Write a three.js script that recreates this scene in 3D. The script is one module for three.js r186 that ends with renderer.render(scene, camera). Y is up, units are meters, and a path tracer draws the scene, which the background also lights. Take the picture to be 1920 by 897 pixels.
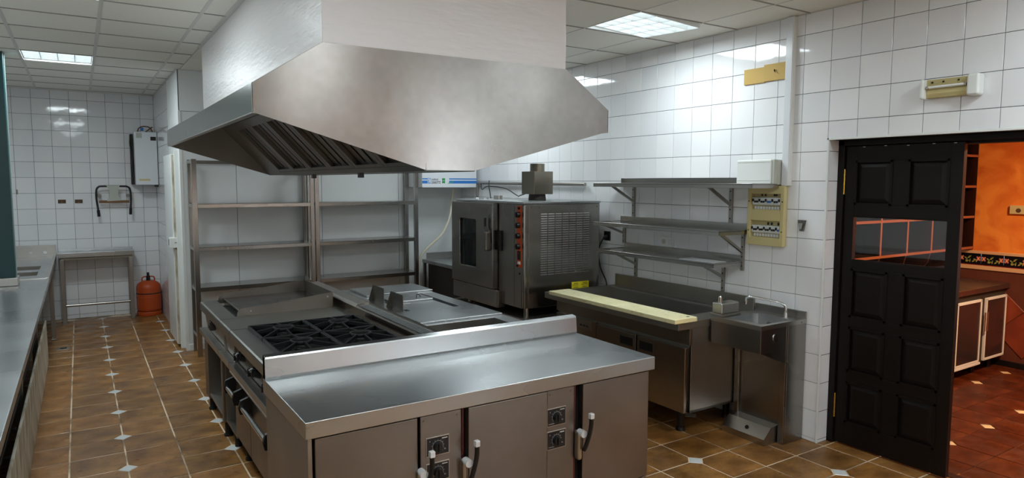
import * as THREE from 'three';
import { RoundedBoxGeometry } from 'three/addons/geometries/RoundedBoxGeometry.js';
import { mergeGeometries } from 'three/addons/utils/BufferGeometryUtils.js';
import { RectAreaLightUniformsLib } from 'three/addons/lights/RectAreaLightUniformsLib.js';

// ---------------------------------------------------------------- camera, light, exposure
const scene = new THREE.Scene();
scene.background = new THREE.Color().setRGB(11.0, 12.4, 13.6); // overcast sky, seen only through the added window behind the camera
const camera = new THREE.PerspectiveCamera(2 * Math.atan(448.5 / 1256.84) * 180 / Math.PI, 1920 / 897, 0.05, 60);
camera.position.set(0, 1.8096, 0);
camera.rotation.order = 'YXZ';
camera.rotation.set(-0.0845, -0.5725, 0.0029);
scene.add(camera);
const renderer = new THREE.WebGLRenderer({ antialias: true });
renderer.toneMapping = THREE.LinearToneMapping;
renderer.toneMappingExposure = 1.27;
renderer.shadowMap.enabled = true;
RectAreaLightUniformsLib.init();

const CEIL = 2.965, XR = 4.2425, ZB = -10.4556, XC = 0.90, ZC = -7.80;
const LAMP_COLOUR = new THREE.Color(0.87, 0.965, 1.0), LAMP_POWER = 23, LAMP_GLOW = 1.7;
const ROOM_COLOUR = new THREE.Color(1.0, 0.70, 0.42), ROOM_POWER = 210;

// ---------------------------------------------------------------- helpers
let seed = 12345;
const rnd = () => { seed = (seed + 0x6D2B79F5) | 0; let t = Math.imul(seed ^ (seed >>> 15), 1 | seed); t = (t + Math.imul(t ^ (t >>> 7), 61 | t)) ^ t; return ((t ^ (t >>> 14)) >>> 0) / 4294967296; };
const used = {};
const numbered = n => { if (!(n in used)) { used[n] = 0; return n; } used[n]++; return n + '_' + String(used[n]).padStart(3, '0'); };
const offs = new WeakMap();
function shade(o) { o.castShadow = true; o.receiveShadow = true; return o; }
function thing(name, label, category, base, group) {
  const g = new THREE.Group(); g.name = numbered(name); g.position.set(...base); scene.add(g);
  g.userData = { label, category }; if (group) g.userData.group = group;
  offs.set(g, base); return g;
}
function struct(name, base = [0, 0, 0], label) {
  const g = new THREE.Group(); g.name = name; g.position.set(...base); scene.add(g);
  g.userData = { kind: 'structure' }; if (label) g.userData.label = label;
  offs.set(g, base); return g;
}
// geo is in world coordinates; the part stores it relative to its thing
function part(parent, name, geo, mat, label) {
  const b = offs.get(parent); const g = geo.clone(); g.translate(-b[0], -b[1], -b[2]);
  const m = shade(new THREE.Mesh(g, mat)); m.name = name; if (label) m.userData.label = label;
  parent.add(m); offs.set(m, b); return m;
}
function uvBox(g) {
  if (g.index) g = g.toNonIndexed();
  const p = g.attributes.position, n = g.attributes.normal, uv = new Float32Array(p.count * 2);
  for (let i = 0; i < p.count; i += 3) {
    let ax = 0, ay = 0, az = 0;
    for (let k = 0; k < 3; k++) { ax += Math.abs(n.getX(i + k)); ay += Math.abs(n.getY(i + k)); az += Math.abs(n.getZ(i + k)); }
    for (let k = 0; k < 3; k++) {
      const j = i + k, x = p.getX(j), y = p.getY(j), z = p.getZ(j);
      let u, v; if (ax >= ay && ax >= az) { u = z; v = y; } else if (ay >= az) { u = x; v = z; } else { u = x; v = y; }
      uv[2 * j] = u; uv[2 * j + 1] = v;
    }
  }
  g.setAttribute('uv', new THREE.BufferAttribute(uv, 2));
  return g;
}
function box(x0, x1, y0, y1, z0, z1, r = 0.003) {
  const w = Math.abs(x1 - x0), h = Math.abs(y1 - y0), d = Math.abs(z1 - z0), rr = Math.min(r, w * .45, h * .45, d * .45);
  const g = rr > 0 ? new RoundedBoxGeometry(w, h, d, 1, rr) : new THREE.BoxGeometry(w, h, d);
  g.translate((x0 + x1) / 2, (y0 + y1) / 2, (z0 + z1) / 2);
  return uvBox(g);
}
function merge(list) { return mergeGeometries(list.map(g => { g = g.index ? g.toNonIndexed() : g.clone(); for (const k of Object.keys(g.attributes)) if (!['position', 'normal', 'uv'].includes(k)) g.deleteAttribute(k); return g; })); }
function prismZ(pts, z0, z1) { // polygon in x,y
  const g = new THREE.ExtrudeGeometry(new THREE.Shape(pts.map(p => new THREE.Vector2(...p))), { depth: z1 - z0, bevelEnabled: false });
  g.translate(0, 0, z0); return uvBox(g);
}
function prismX(pts, x0, x1) { // polygon in z,y
  const g = new THREE.ExtrudeGeometry(new THREE.Shape(pts.map(p => new THREE.Vector2(-p[0], p[1]))), { depth: x1 - x0, bevelEnabled: false });
  g.rotateY(Math.PI / 2); g.translate(x0, 0, 0); return uvBox(g);
}
function prismY(pts, y0, y1) { // polygon in x,z
  const g = new THREE.ExtrudeGeometry(new THREE.Shape(pts.map(p => new THREE.Vector2(p[0], -p[1]))), { depth: y1 - y0, bevelEnabled: false });
  g.rotateX(-Math.PI / 2); g.translate(0, y0, 0); return uvBox(g);
}
const V = (x, y, z) => new THREE.Vector3(x, y, z);
function cyl(a, b, r0, r1 = r0, seg = 20) {
  const A = V(...a), Bv = V(...b), d = Bv.clone().sub(A);
  const g = new THREE.CylinderGeometry(r1, r0, d.length(), seg);
  g.applyQuaternion(new THREE.Quaternion().setFromUnitVectors(V(0, 1, 0), d.clone().normalize()));
  g.translate(...A.add(Bv).multiplyScalar(.5).toArray()); return g;
}
function tube(pts, r, n = 40, seg = 10) { return new THREE.TubeGeometry(new THREE.CatmullRomCurve3(pts.map(p => V(...p)), false, 'catmullrom', .5), n, r, seg, false); }
function lathe(pts, x, y, z, seg = 40) { const g = new THREE.LatheGeometry(pts.map(p => new THREE.Vector2(...p)), seg); g.translate(x, y, z); return g; }
function bar(a, b, w, h) { // square bar between two points
  const A = V(...a), Bv = V(...b), d = Bv.clone().sub(A), L = d.length();
  const g = new THREE.BoxGeometry(w, h, L);
  const m = new THREE.Matrix4().lookAt(Bv, A, Math.abs(d.y) / L > .98 ? V(0, 0, 1) : V(0, 1, 0));
  g.applyMatrix4(m); g.translate(...A.add(Bv).multiplyScalar(.5).toArray()); return uvBox(g);
}
// flat piece with a small chamfer: polygon in x,y (counter-clockwise), face at z = t, back at z = 0
function chip(poly, t, bev) {
  const n = poly.length, inner = [];
  for (let i = 0; i < n; i++) {
    const p = poly[(i + n - 1) % n], q = poly[i], s = poly[(i + 1) % n];
    const e1 = [q[0] - p[0], q[1] - p[1]], e2 = [s[0] - q[0], s[1] - q[1]], l1 = Math.hypot(...e1), l2 = Math.hypot(...e2);
    const n1 = [-e1[1] / l1, e1[0] / l1], n2 = [-e2[1] / l2, e2[0] / l2], k = 1 + n1[0] * n2[0] + n1[1] * n2[1];
    inner.push([q[0] + bev * (n1[0] + n2[0]) / k, q[1] + bev * (n1[1] + n2[1]) / k]);
  }
  const pos = [];
  for (let i = 1; i < n - 1; i++) pos.push(...inner[0], t, ...inner[i], t, ...inner[i + 1], t);
  for (let i = 0; i < n; i++) {
    const j = (i + 1) % n, a = inner[i], b = inner[j], c = poly[i], d = poly[j];
    pos.push(...c, t - bev, ...d, t - bev, ...b, t, ...c, t - bev, ...b, t, ...a, t);
    pos.push(...c, 0, ...d, 0, ...d, t - bev, ...c, 0, ...d, t - bev, ...c, t - bev);
  }
  const g = new THREE.BufferGeometry(); g.setAttribute('position', new THREE.Float32BufferAttribute(pos, 3)); g.computeVertexNormals();
  const uv = []; for (let i = 0; i < pos.length; i += 3) uv.push(pos[i], pos[i + 1]);
  g.setAttribute('uv', new THREE.Float32BufferAttribute(uv, 2)); return g;
}

// ---------------------------------------------------------------- textures
const hash = (x, y, s) => { let h = Math.imul(x, 374761393) + Math.imul(y, 668265263) + Math.imul(s, 982451653); h = Math.imul(h ^ (h >>> 13), 1274126177); return ((h ^ (h >>> 16)) >>> 0) / 4294967296; };
function vnoise(x, y, px, py, s) { // tileable value noise with periods px, py
  const xi = Math.floor(x), yi = Math.floor(y), fx = x - xi, fy = y - yi, u = fx * fx * (3 - 2 * fx), v = fy * fy * (3 - 2 * fy);
  const m = (a, p) => ((a % p) + p) % p, x0 = m(xi, px), x1 = m(xi + 1, px), y0 = m(yi, py), y1 = m(yi + 1, py);
  return (hash(x0, y0, s) * (1 - u) + hash(x1, y0, s) * u) * (1 - v) + (hash(x0, y1, s) * (1 - u) + hash(x1, y1, s) * u) * v;
}
function fbm(x, y, px, py, s, oct = 4) { let a = .5, r = 0, t = 0; for (let i = 0; i < oct; i++) { r += a * vnoise(x, y, px, py, s + i); t += a; a *= .5; x *= 2; y *= 2; px *= 2; py *= 2; } return r / t; }
function tex(N, metres, fn, srgb) {
  const d = new Uint8Array(N * N * 4);
  for (let j = 0; j < N; j++) for (let i = 0; i < N; i++) {
    const c = fn(i / N, j / N), k = (j * N + i) * 4;
    for (let q = 0; q < 3; q++) d[k + q] = Math.max(0, Math.min(255, Math.round(255 * (Array.isArray(c) ? c[q] : c)))); d[k + 3] = 255;
  }
  const t = new THREE.DataTexture(d, N, N); t.wrapS = t.wrapT = THREE.RepeatWrapping; t.magFilter = THREE.LinearFilter; t.minFilter = THREE.LinearMipmapLinearFilter; t.generateMipmaps = true;
  if (srgb) t.colorSpace = THREE.SRGBColorSpace; t.repeat.set(1 / metres, 1 / metres); t.needsUpdate = true; return t;
}
function canvasTex(w, h, draw) { const c = document.createElement('canvas'); c.width = w; c.height = h; const x = c.getContext('2d'); draw(x, w, h); const t = new THREE.CanvasTexture(c); t.colorSpace = THREE.SRGBColorSpace; return t; }
const mixc = (a, b, t) => a.map((v, i) => v + (b[i] - v) * t);
const brushRough = tex(256, 1.6, (u, v) => .50 + .16 * (fbm(u * 4, v * 4, 4, 4, 9, 3) - .5));
const brushCol = tex(256, 1.9, (u, v) => { const b = fbm(u * 4, v * 4, 4, 4, 33, 3), k = .93 + .07 * (b - .5); return [k, k * .998, k * .99]; }, true);
const wipeRough = tex(256, 1.5, (u, v) => .50 + .16 * (fbm(u * 3, v * 6, 3, 6, 7, 3) - .5));
const grimeCol = tex(256, 1.4, (u, v) => { const b = fbm(u * 5, v * 5, 5, 5, 51, 4), k = .90 + .13 * (b - .5); return [k, k * .985, k * .96]; }, true);
const clayCol = tex(512, 0.9, (u, v) => { const b = fbm(u * 6, v * 6, 6, 6, 61, 5), s = fbm(u * 10, v * 30, 10, 30, 66, 3), d = fbm(u * 60, v * 60, 60, 60, 71, 2); const t = Math.min(1, Math.max(0, .5 + 1.5 * (b - .5) + .6 * (s - .5))); const c = mixc([.52, .385, .225], [.76, .595, .375], t); return c.map(x => x - (d > .72 ? .06 : 0)); }, true);
const clayRough = tex(256, 0.7, (u, v) => .48 + .5 * (fbm(u * 8, v * 8, 8, 8, 81, 4) - .5));
const groutCol = tex(256, 1.7, (u, v) => { const b = fbm(u * 10, v * 10, 10, 10, 91, 4); return mixc([.46, .39, .31], [.88, .80, .70], Math.min(1, Math.max(0, .5 + 2.6 * (b - .41)))); }, true);
const speck = tex(256, 0.25, (u, v) => { const a = fbm(u * 64, v * 64, 64, 64, 101, 2), k = .95 + .08 * (a - .5) - (a > .68 ? .04 : 0); return [k, k, k * .985]; }, true);
const plasterBump = tex(512, 0.8, (u, v) => .5 + .5 * (fbm(u * 8, v * 40, 8, 40, 111, 4) - .5) + .4 * (fbm(u * 5, v * 5, 5, 5, 118, 5) - .5));
const glazeBump = tex(256, 0.35, (u, v) => fbm(u * 5, v * 5, 5, 5, 121, 2));
const orangeCol = tex(512, 1.4, (u, v) => { const w = fbm(u * 3, v * 3, 3, 3, 131, 3), b = fbm(u * 6 + 3 * w, v * 6 + 2 * w, 6, 6, 135, 5); return mixc([.80, .36, .08], [.97, .60, .24], Math.min(1, Math.max(0, .5 + 2.4 * (b - .5)))); }, true);
const woodCol = tex(512, 0.6, (u, v) => { const r = fbm(u * 30, v * 2, 30, 2, 141, 4), q = fbm(u * 90, v * 6, 90, 6, 146, 2); return mixc([.10, .045, .03], [.24, .11, .07], .5 + 1.1 * (r - .5) + .5 * (q - .5)); }, true);
const boardCol = tex(512, 1.2, (u, v) => { const b = fbm(u * 6, v * 6, 6, 6, 151, 5), d = fbm(u * 50, v * 50, 50, 50, 157, 2); const c = mixc([.86, .83, .64], [.93, .91, .74], Math.min(1, Math.max(0, .55 + 1.6 * (b - .5)))); return d > .73 ? c.map(x => x * .93) : c; }, true);
const dirtyCream = tex(256, 0.5, (u, v) => { const b = fbm(u * 6, v * 3, 6, 3, 161, 5); return mixc([.62, .58, .48], [.88, .86, .80], Math.min(1, Math.max(0, .6 + 2 * (b - .5)))); }, true);
const redWallCol = tex(256, 0.7, (u, v) => { const b = fbm(u * 6, v * 6, 6, 6, 171, 5); return mixc([.40, .16, .09], [.58, .26, .15], b); }, true);

const tarnishCol = tex(512, 2.3, (u, v) => { const b = fbm(u * 6, v * 6, 6, 6, 181, 5), d = fbm(u * 70, v * 70, 70, 70, 187, 2), k = .88 + .20 * (b - .5) + .05 * (d - .5); return [k, k * .985, k * .965]; }, true);

// ---------------------------------------------------------------- materials
const std = o => new THREE.MeshStandardMaterial(o), phys = o => new THREE.MeshPhysicalMaterial(o);
const M = {
  steel: std({ color: 0xc6c4c0, metalness: 1, roughness: .62, roughnessMap: brushRough, map: brushCol }),
  steelTop: std({ color: 0xc6cacd, metalness: 1, roughness: .56, roughnessMap: wipeRough, map: brushCol }),
  steelDull: std({ color: 0xb4b2af, metalness: 1, roughness: .78, roughnessMap: brushRough, map: grimeCol }),
  steelDark: std({ color: 0x93908c, metalness: 1, roughness: .8, roughnessMap: brushRough, map: grimeCol }),
  chrome: std({ color: 0xe2e3e4, metalness: 1, roughness: .12 }),
  latchMetal: std({ color: 0xdde1e4, metalness: .35, roughness: .3 }),
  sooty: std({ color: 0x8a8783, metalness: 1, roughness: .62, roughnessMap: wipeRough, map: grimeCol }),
  iron: std({ color: 0x17181a, metalness: .35, roughness: .5 }),
  blackPlastic: std({ color: 0x111214, roughness: .38 }),
  blackMatt: std({ color: 0x15130f, roughness: .8 }),
  whitePaint: std({ color: 0xebe9e9, roughness: .36, bumpMap: plasterBump, bumpScale: .004 }),
  panelWhite: std({ color: 0xe0e4e4, roughness: .35, bumpMap: glazeBump, bumpScale: .0008 }),
  plainWhite: std({ color: 0xeff0ef, roughness: .7 }),
  enamel: std({ color: 0xe3e7ec, roughness: .22 }),
  plasticWhite: std({ color: 0xe6e9e6, roughness: .4 }),
  cream: std({ color: 0xcfc38e, roughness: .45 }),
  creamDark: std({ color: 0xb9ab78, roughness: .5 }),
  grout: std({ color: 0x4a4a4a, roughness: .9 }),
  ceilingDark: std({ color: 0x4b4a47, roughness: .95 }),
  rail: std({ color: 0xcac9c4, roughness: .5 }),
  panel: [0xf2f1ec, 0xeeede8, 0xf5f4ef].map(c => std({ color: c, roughness: .95, map: speck })),
  tile: [0xeff1f3, 0xebedf0, 0xf2f3f5].map(c => std({ color: c, roughness: .06, bumpMap: glazeBump, bumpScale: .0004 })),
  clay: [0xd6c6aa, 0xccbca2, 0xdecaae, 0xc4b49a, 0xd4bf9e].map(c => std({ color: c, roughness: .85, roughnessMap: clayRough, map: clayCol })),
  clayRed: [0x804c40, 0x764438, 0x885446].map(c => std({ color: c, roughness: .8, roughnessMap: clayRough, map: clayCol })),
  inset: std({ color: 0xd6dcdc, roughness: .25 }),
  insetCream: std({ color: 0xe0c9a0, roughness: .3 }),
  floorGrout: std({ color: 0xffffff, roughness: .95, map: groutCol }),
  green: std({ color: 0x163c3f, roughness: .35 }),
  paleEdge: std({ color: 0xa6c8c6, roughness: .3, metalness: .4 }),
  gasOrange: std({ color: 0xb84a17, roughness: .48 }),
  doorWood: phys({ color: 0x140e0b, roughness: .42, specularIntensity: .45, bumpMap: woodCol, bumpScale: .0006 }),
  darkWood: std({ color: 0xffffff, roughness: .42, map: woodCol }),
  litEdgeWood: std({ color: 0x9a5a3c, roughness: .4 }),  // front edges of the dark shelf boards, with the light on them in the colour
  brass: std({ color: 0xd8b04a, metalness: 1, roughness: .3 }),
  glass: phys({ color: 0xffffff, transmission: 1, thickness: 0, roughness: .02, ior: 1.5 }),
  ovenGlass: std({ color: 0x10171a, roughness: .06 }),
  orangeWall: std({ color: 0xffffff, roughness: .7, map: orangeCol, bumpMap: orangeCol, bumpScale: .003 }),
  redWall: std({ color: 0xffffff, roughness: .45, map: redWallCol }),
  creamTrim: std({ color: 0xd8b088, roughness: .4 }),
  board: std({ color: 0xffffff, roughness: .6, map: boardCol }),
  woodYellow: std({ color: 0xc9a85c, roughness: .65 }),
  orangePlate: std({ color: 0xd0521f, roughness: .4 }),
  redStrip: std({ color: 0x6a1418, roughness: .5 }),
  hose: std({ color: 0xe2dcc6, roughness: .5 }),
  socketBrown: std({ color: 0x54402f, roughness: .8 }),
  greySeat: std({ color: 0xb9bcb2, roughness: .6 }),
  woodBar: std({ color: 0x7b5a3a, roughness: .7 }),
  creamPanel: std({ color: 0xffffff, roughness: .55, map: dirtyCream }),
  tubeGlass: std({ color: 0xeef0ee, roughness: .25 }),
  paper: std({ color: 0xeceef2, roughness: .8 }),
  blue: std({ color: 0x2a6fc0, roughness: .4 }),
  wire: std({ color: 0x6b4a34, roughness: .6 }),
  brownRubber: std({ color: 0x2a241f, roughness: .7 }),
};

// ---------------------------------------------------------------- room shell
// tiled wall: cells clipped to rectangles; near cells are pieces, the rest is joined
const tileCache = {};
function tileGeo(w, h) { const k = w.toFixed(4) + 'x' + h.toFixed(4); return tileCache[k] || (tileCache[k] = chip([[-w / 2, -h / 2], [w / 2, -h / 2], [w / 2, h / 2], [-w / 2, h / 2]], .008, .0012)); }
function tiledFace(parent, place, turn, us, vs, isPiece, clip) {
  const rest = [];
  for (let i = 0; i < us.length - 1; i++) for (let j = 0; j < vs.length - 1; j++) {
    for (const [u0, u1, v0, v1] of clip(us[i], us[i + 1], vs[j], vs[j + 1])) {
      const w = u1 - u0 - .0032, h = v1 - v0 - .0032; if (w < .006 || h < .006) continue;
      const uc = (u0 + u1) / 2, vc = (v0 + v1) / 2, g = tileGeo(w, h), tx = (rnd() - .5) * .005, ty = (rnd() - .5) * .005;
      if (isPiece(uc, vc)) {
        const m = shade(new THREE.Mesh(g, M.tile[Math.floor(rnd() * 3)])); m.name = 'tile';
        m.position.set(...place(uc, vc)); m.rotation.set(tx, turn + ty, 0, 'YXZ'); parent.add(m);
      } else { const q = g.clone(); q.rotateY(turn); q.translate(...place(uc, vc)); rest.push(q); }
    }
  }
  if (rest.length) { const m = shade(new THREE.Mesh(merge(rest), M.tile[0])); m.name = 'tile_field'; m.userData.kind = 'stuff'; parent.add(m); }
}
const lines = (a, b, start, step) => { const r = [a]; const k0 = Math.ceil((a - start) / step + 1e-6); for (let k = k0; start + k * step < b - 1e-6; k++) r.push(start + k * step); r.push(b); return r; };

// right wall with the doorway
const DZ0 = -2.662, DZ1 = -1.14, DY = 2.10, WT = .26, ROOMZ = 3.3, XL = -1.35, WZ0 = 1.8, WZ1 = 3.0, WY0 = 1.0, WY1 = 2.45;
{
  const w = struct('wall_right');
  part(w, 'wall_body', merge([
    box(XR + .008, XR + WT, 0, CEIL + .15, ZC - .2, DZ0, 0), box(XR + .008, XR + WT, DY, CEIL + .15, DZ0, DZ1, 0),
    box(XR + .008, XR + WT, 0, CEIL + .15, DZ1, WZ0, 0), box(XR + .008, XR + WT, 0, WY0, WZ0, WZ1, 0), box(XR + .008, XR + WT, WY1, CEIL + .15, WZ0, WZ1, 0), box(XR + .008, XR + WT, 0, CEIL + .15, WZ1, ROOMZ + .2, 0)]), M.grout);
  const zs = lines(ZC, ROOMZ, -4.0702, .2), ys = lines(0, CEIL, .0237, .2);
  tiledFace(w, (z, y) => [XR + .008, y, z], -Math.PI / 2, zs, ys,
    (z, y) => z < -1.3 && (z > DZ0 - .6 || (z > -5 ? y > .92 : y > 1.62)),
    (a, b, c, d) => { if (b > WZ0 && a < WZ1 && d > WY0 && c < WY1) return []; if (b <= DZ0 + .02 || a >= DZ1 - .02) return [[a, b, c, d]]; if (d <= DY + .001) return b > DZ1 ? [[DZ1, b, c, d]] : []; return [[a, b, Math.max(c, DY), d]]; });
  // door reveal tiles
  const xs = [XR + .012, XR + .118];
  const rev = struct('trim_1'); rev.userData.label = 'tiled door reveal';
  tiledFace(rev, (x, y) => [x, y, DZ0 - .007], 0, xs, lines(0, DY, .0237, .2), () => true, (a, b, c, d) => [[a, b, c, d]]);
  const tr = struct('trim_2');
  part(tr, 'edge_strip', merge([box(XR - .004, XR + .010, 0, DY + .012, DZ0 - .010, DZ0 + .003, .002), box(XR - .004, XR + .010, DY - .003, DY + .012, DZ0 - .01, DZ1 + .01, .002), box(XR - .004, XR + .010, 0, DY + .012, DZ1 - .003, DZ1 + .01, .002)]), M.plasticWhite);
}
// back wall behind the left aisle
{
  const w = struct('wall_back');
  part(w, 'wall_body', box(XL - .2, XC + .2, 0, CEIL + .15, ZB - .2, ZB - .008, 0), M.grout);
  tiledFace(w, (x, y) => [x, y, ZB - .008], 0, lines(XL, XC, -.6644, .2), lines(0, CEIL, .0515, .2), (x, y) => x > -.7, (a, b, c, d) => [[a, b, c, d]]);
}
// walls that close the room outside the frame
{
  const l = struct('wall_left'); part(l, 'wall_body', box(XL - .2, XL, 0, CEIL + .15, ZB - .2, ROOMZ + .2, 0), M.plainWhite);
  const f = struct('wall_front'); part(f, 'wall_body', box(XL - .2, XR + WT, 0, CEIL + .15, ROOMZ, ROOMZ + .2, 0), M.plainWhite);
  const wn = struct('window_1'), xw = XR + .16;  // unseen window, added to brighten the soffit, hood plate and cabinet fronts
  part(wn, 'added_window_frame', merge([box(xw, xw + .05, WY0, WY0 + .05, WZ0, WZ1, .003), box(xw, xw + .05, WY1 - .05, WY1, WZ0, WZ1, .003), box(xw, xw + .05, WY0, WY1, WZ0, WZ0 + .05, .003), box(xw, xw + .05, WY0, WY1, WZ1 - .05, WZ1, .003)]), M.plasticWhite);
  part(wn, 'added_window_pane', box(xw + .022, xw + .026, WY0 + .05, WY1 - .05, WZ0 + .05, WZ1 - .05, 0), M.glass);
}
// cold room walls: side with tiles, front of insulated panels
{
  const s = struct('wall_cold_room_side');
  part(s, 'wall_body', box(XC + .008, XC + .12, 0, CEIL + .1, ZB - .02, ZC - .08, 0), M.grout);
  tiledFace(s, (z, y) => [XC + .008, y, z], -Math.PI / 2, lines(ZB, -8.78, -10.4556 + .1, .2), lines(0, CEIL, .0515, .2), () => false, (a, b, c, d) => [[a, b, c, d]]);
  part(s, 'panel', box(XC, XC + .01, 0, CEIL, -8.775, ZC, .001), M.panelWhite);
  const f = struct('wall_cold_room_front');
  part(f, 'wall_body', box(XC + .006, XR + .05, 0, CEIL + .1, ZC - .12, ZC - .012, 0), M.grout);
  const px = [XC, 1.448, 2.38, 3.344, XR + .004];
  for (let i = 0; i < 4; i++) for (const [a, b] of [[0, 2.538], [2.542, CEIL]]) part(f, 'panel', box(px[i] + (i ? .002 : 0), px[i + 1] - .002, a, b, ZC - .012, ZC, .002), M.panelWhite);
  part(f, 'corner_strip', box(XC - .006, XC + .022, 0, 2.54, ZC - .03, ZC + .004, .002), M.plasticWhite);
  const b = struct('baseboard_cold_room'); part(b, 'skirting', box(XC + .02, XR - .01, 0, .07, ZC, ZC + .012, .003), M.panelWhite);
}
// floor
function layFloor(f, gx, gz, sx, sz, ix0, ix1, iz0, iz1, y, mats, insetMat, keep, clipX0, clipX1, clipZ0, clipZ1, cut = .055, gap = .010) {
  const geos = [], w = sx - gap, h = sz - gap, rest = [];
  for (let q = 0; q < 4; q++) { // clipped corner: q&1 right, q&2 near
    const X = q & 1 ? 1 : -1, Z = q & 2 ? 1 : -1; // chip polygon y axis becomes -z
    const P = [[-1, -1], [1, -1], [1, 1], [-1, 1]], poly = [];
    P.forEach(([a, b], k) => {
      const p = [a * w / 2, b * h / 2];
      if (a === X && b === -Z) { const prev = P[(k + 3) % 4], next = P[(k + 1) % 4]; const d1 = [prev[0] - a, prev[1] - b].map(v => Math.sign(v)), d2 = [next[0] - a, next[1] - b].map(v => Math.sign(v)); poly.push([p[0] + d1[0] * cut, p[1] + d1[1] * cut], [p[0] + d2[0] * cut, p[1] + d2[1] * cut]); }
      else poly.push(p);
    });
    const g = chip(poly, .012, .002); g.rotateX(-Math.PI / 2);
    for (let v = 0; v < 4; v++) { const c = g.clone(), uv = c.attributes.uv; for (let i = 0; i < uv.count; i++) uv.setXY(i, uv.getX(i) + v * .23, uv.getY(i) + v * .31); geos.push(c); }
  }
  for (let i = ix0; i < ix1; i++) for (let j = iz0; j < iz1; j++) {
    const cx = gx + (i + .5) * sx, cz = gz + (j + .5) * sz, q = (i & 1 ? 1 : 0) | (j & 1 ? 2 : 0), g = geos[q * 4 + Math.floor(rnd() * 4)], k = Math.floor(rnd() * mats.length), dy = (rnd() - .5) * .0016;
    if (cx < clipX0 || cx > clipX1 || cz < clipZ0 || cz > clipZ1) continue;
    const tx = (rnd() - .5) * .004, tz = (rnd() - .5) * .004;
    if (keep(cx, cz)) { const m = shade(new THREE.Mesh(g, mats[k])); m.name = 'floor_tile'; m.position.set(cx, y - .012 + dy, cz); m.rotation.set(tx, 0, tz); f.add(m); }
    else { const c = g.clone(); c.translate(cx, y - .012 + dy, cz); rest.push(c); }
  }
  if (rest.length) { const m = shade(new THREE.Mesh(merge(rest), mats[0])); m.name = 'floor_tile_field'; m.userData.kind = 'stuff'; f.add(m); }
  const r = cut - .002, ig = chip([[-r, 0], [0, -r], [r, 0], [0, r]], .0115, .002); ig.rotateX(-Math.PI / 2);
  for (let i = ix0 + (ix0 & 1 ? 1 : 0); i <= ix1; i += 2) for (let j = iz0 + (iz0 & 1 ? 1 : 0); j <= iz1; j += 2) {
    const cx = gx + i * sx, cz = gz + j * sz; if (cx < clipX0 || cx > clipX1 || cz < clipZ0 || cz > clipZ1 || !keep(cx, cz)) continue;
    const m = shade(new THREE.Mesh(ig, insetMat)); m.name = 'floor_inset'; m.position.set(cx, y - .012, cz); f.add(m);
  }
}
{
  const f = struct('floor');
  part(f, 'floor_bed', box(XL - .2, XR + WT, -.2, -.0025, ZB - .2, ROOMZ + .2, 0), M.floorGrout);
  const keep = (x, z) => (x > -.5 && x < .95 && z < -2.6) || (x > 2.3 && x < 4.5 && z > -4.4 && z < -1.2) || (x > .9 && x < 3.3 && z > -7.7 && z < -6.9);
  layFloor(f, .1851, -10.2911, .31275, .30725, -5, 14, -1, 39, 0, M.clay, M.inset, keep, XL + .1, XR + .2, ZB + .03, ROOMZ - .1);
}
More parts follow.
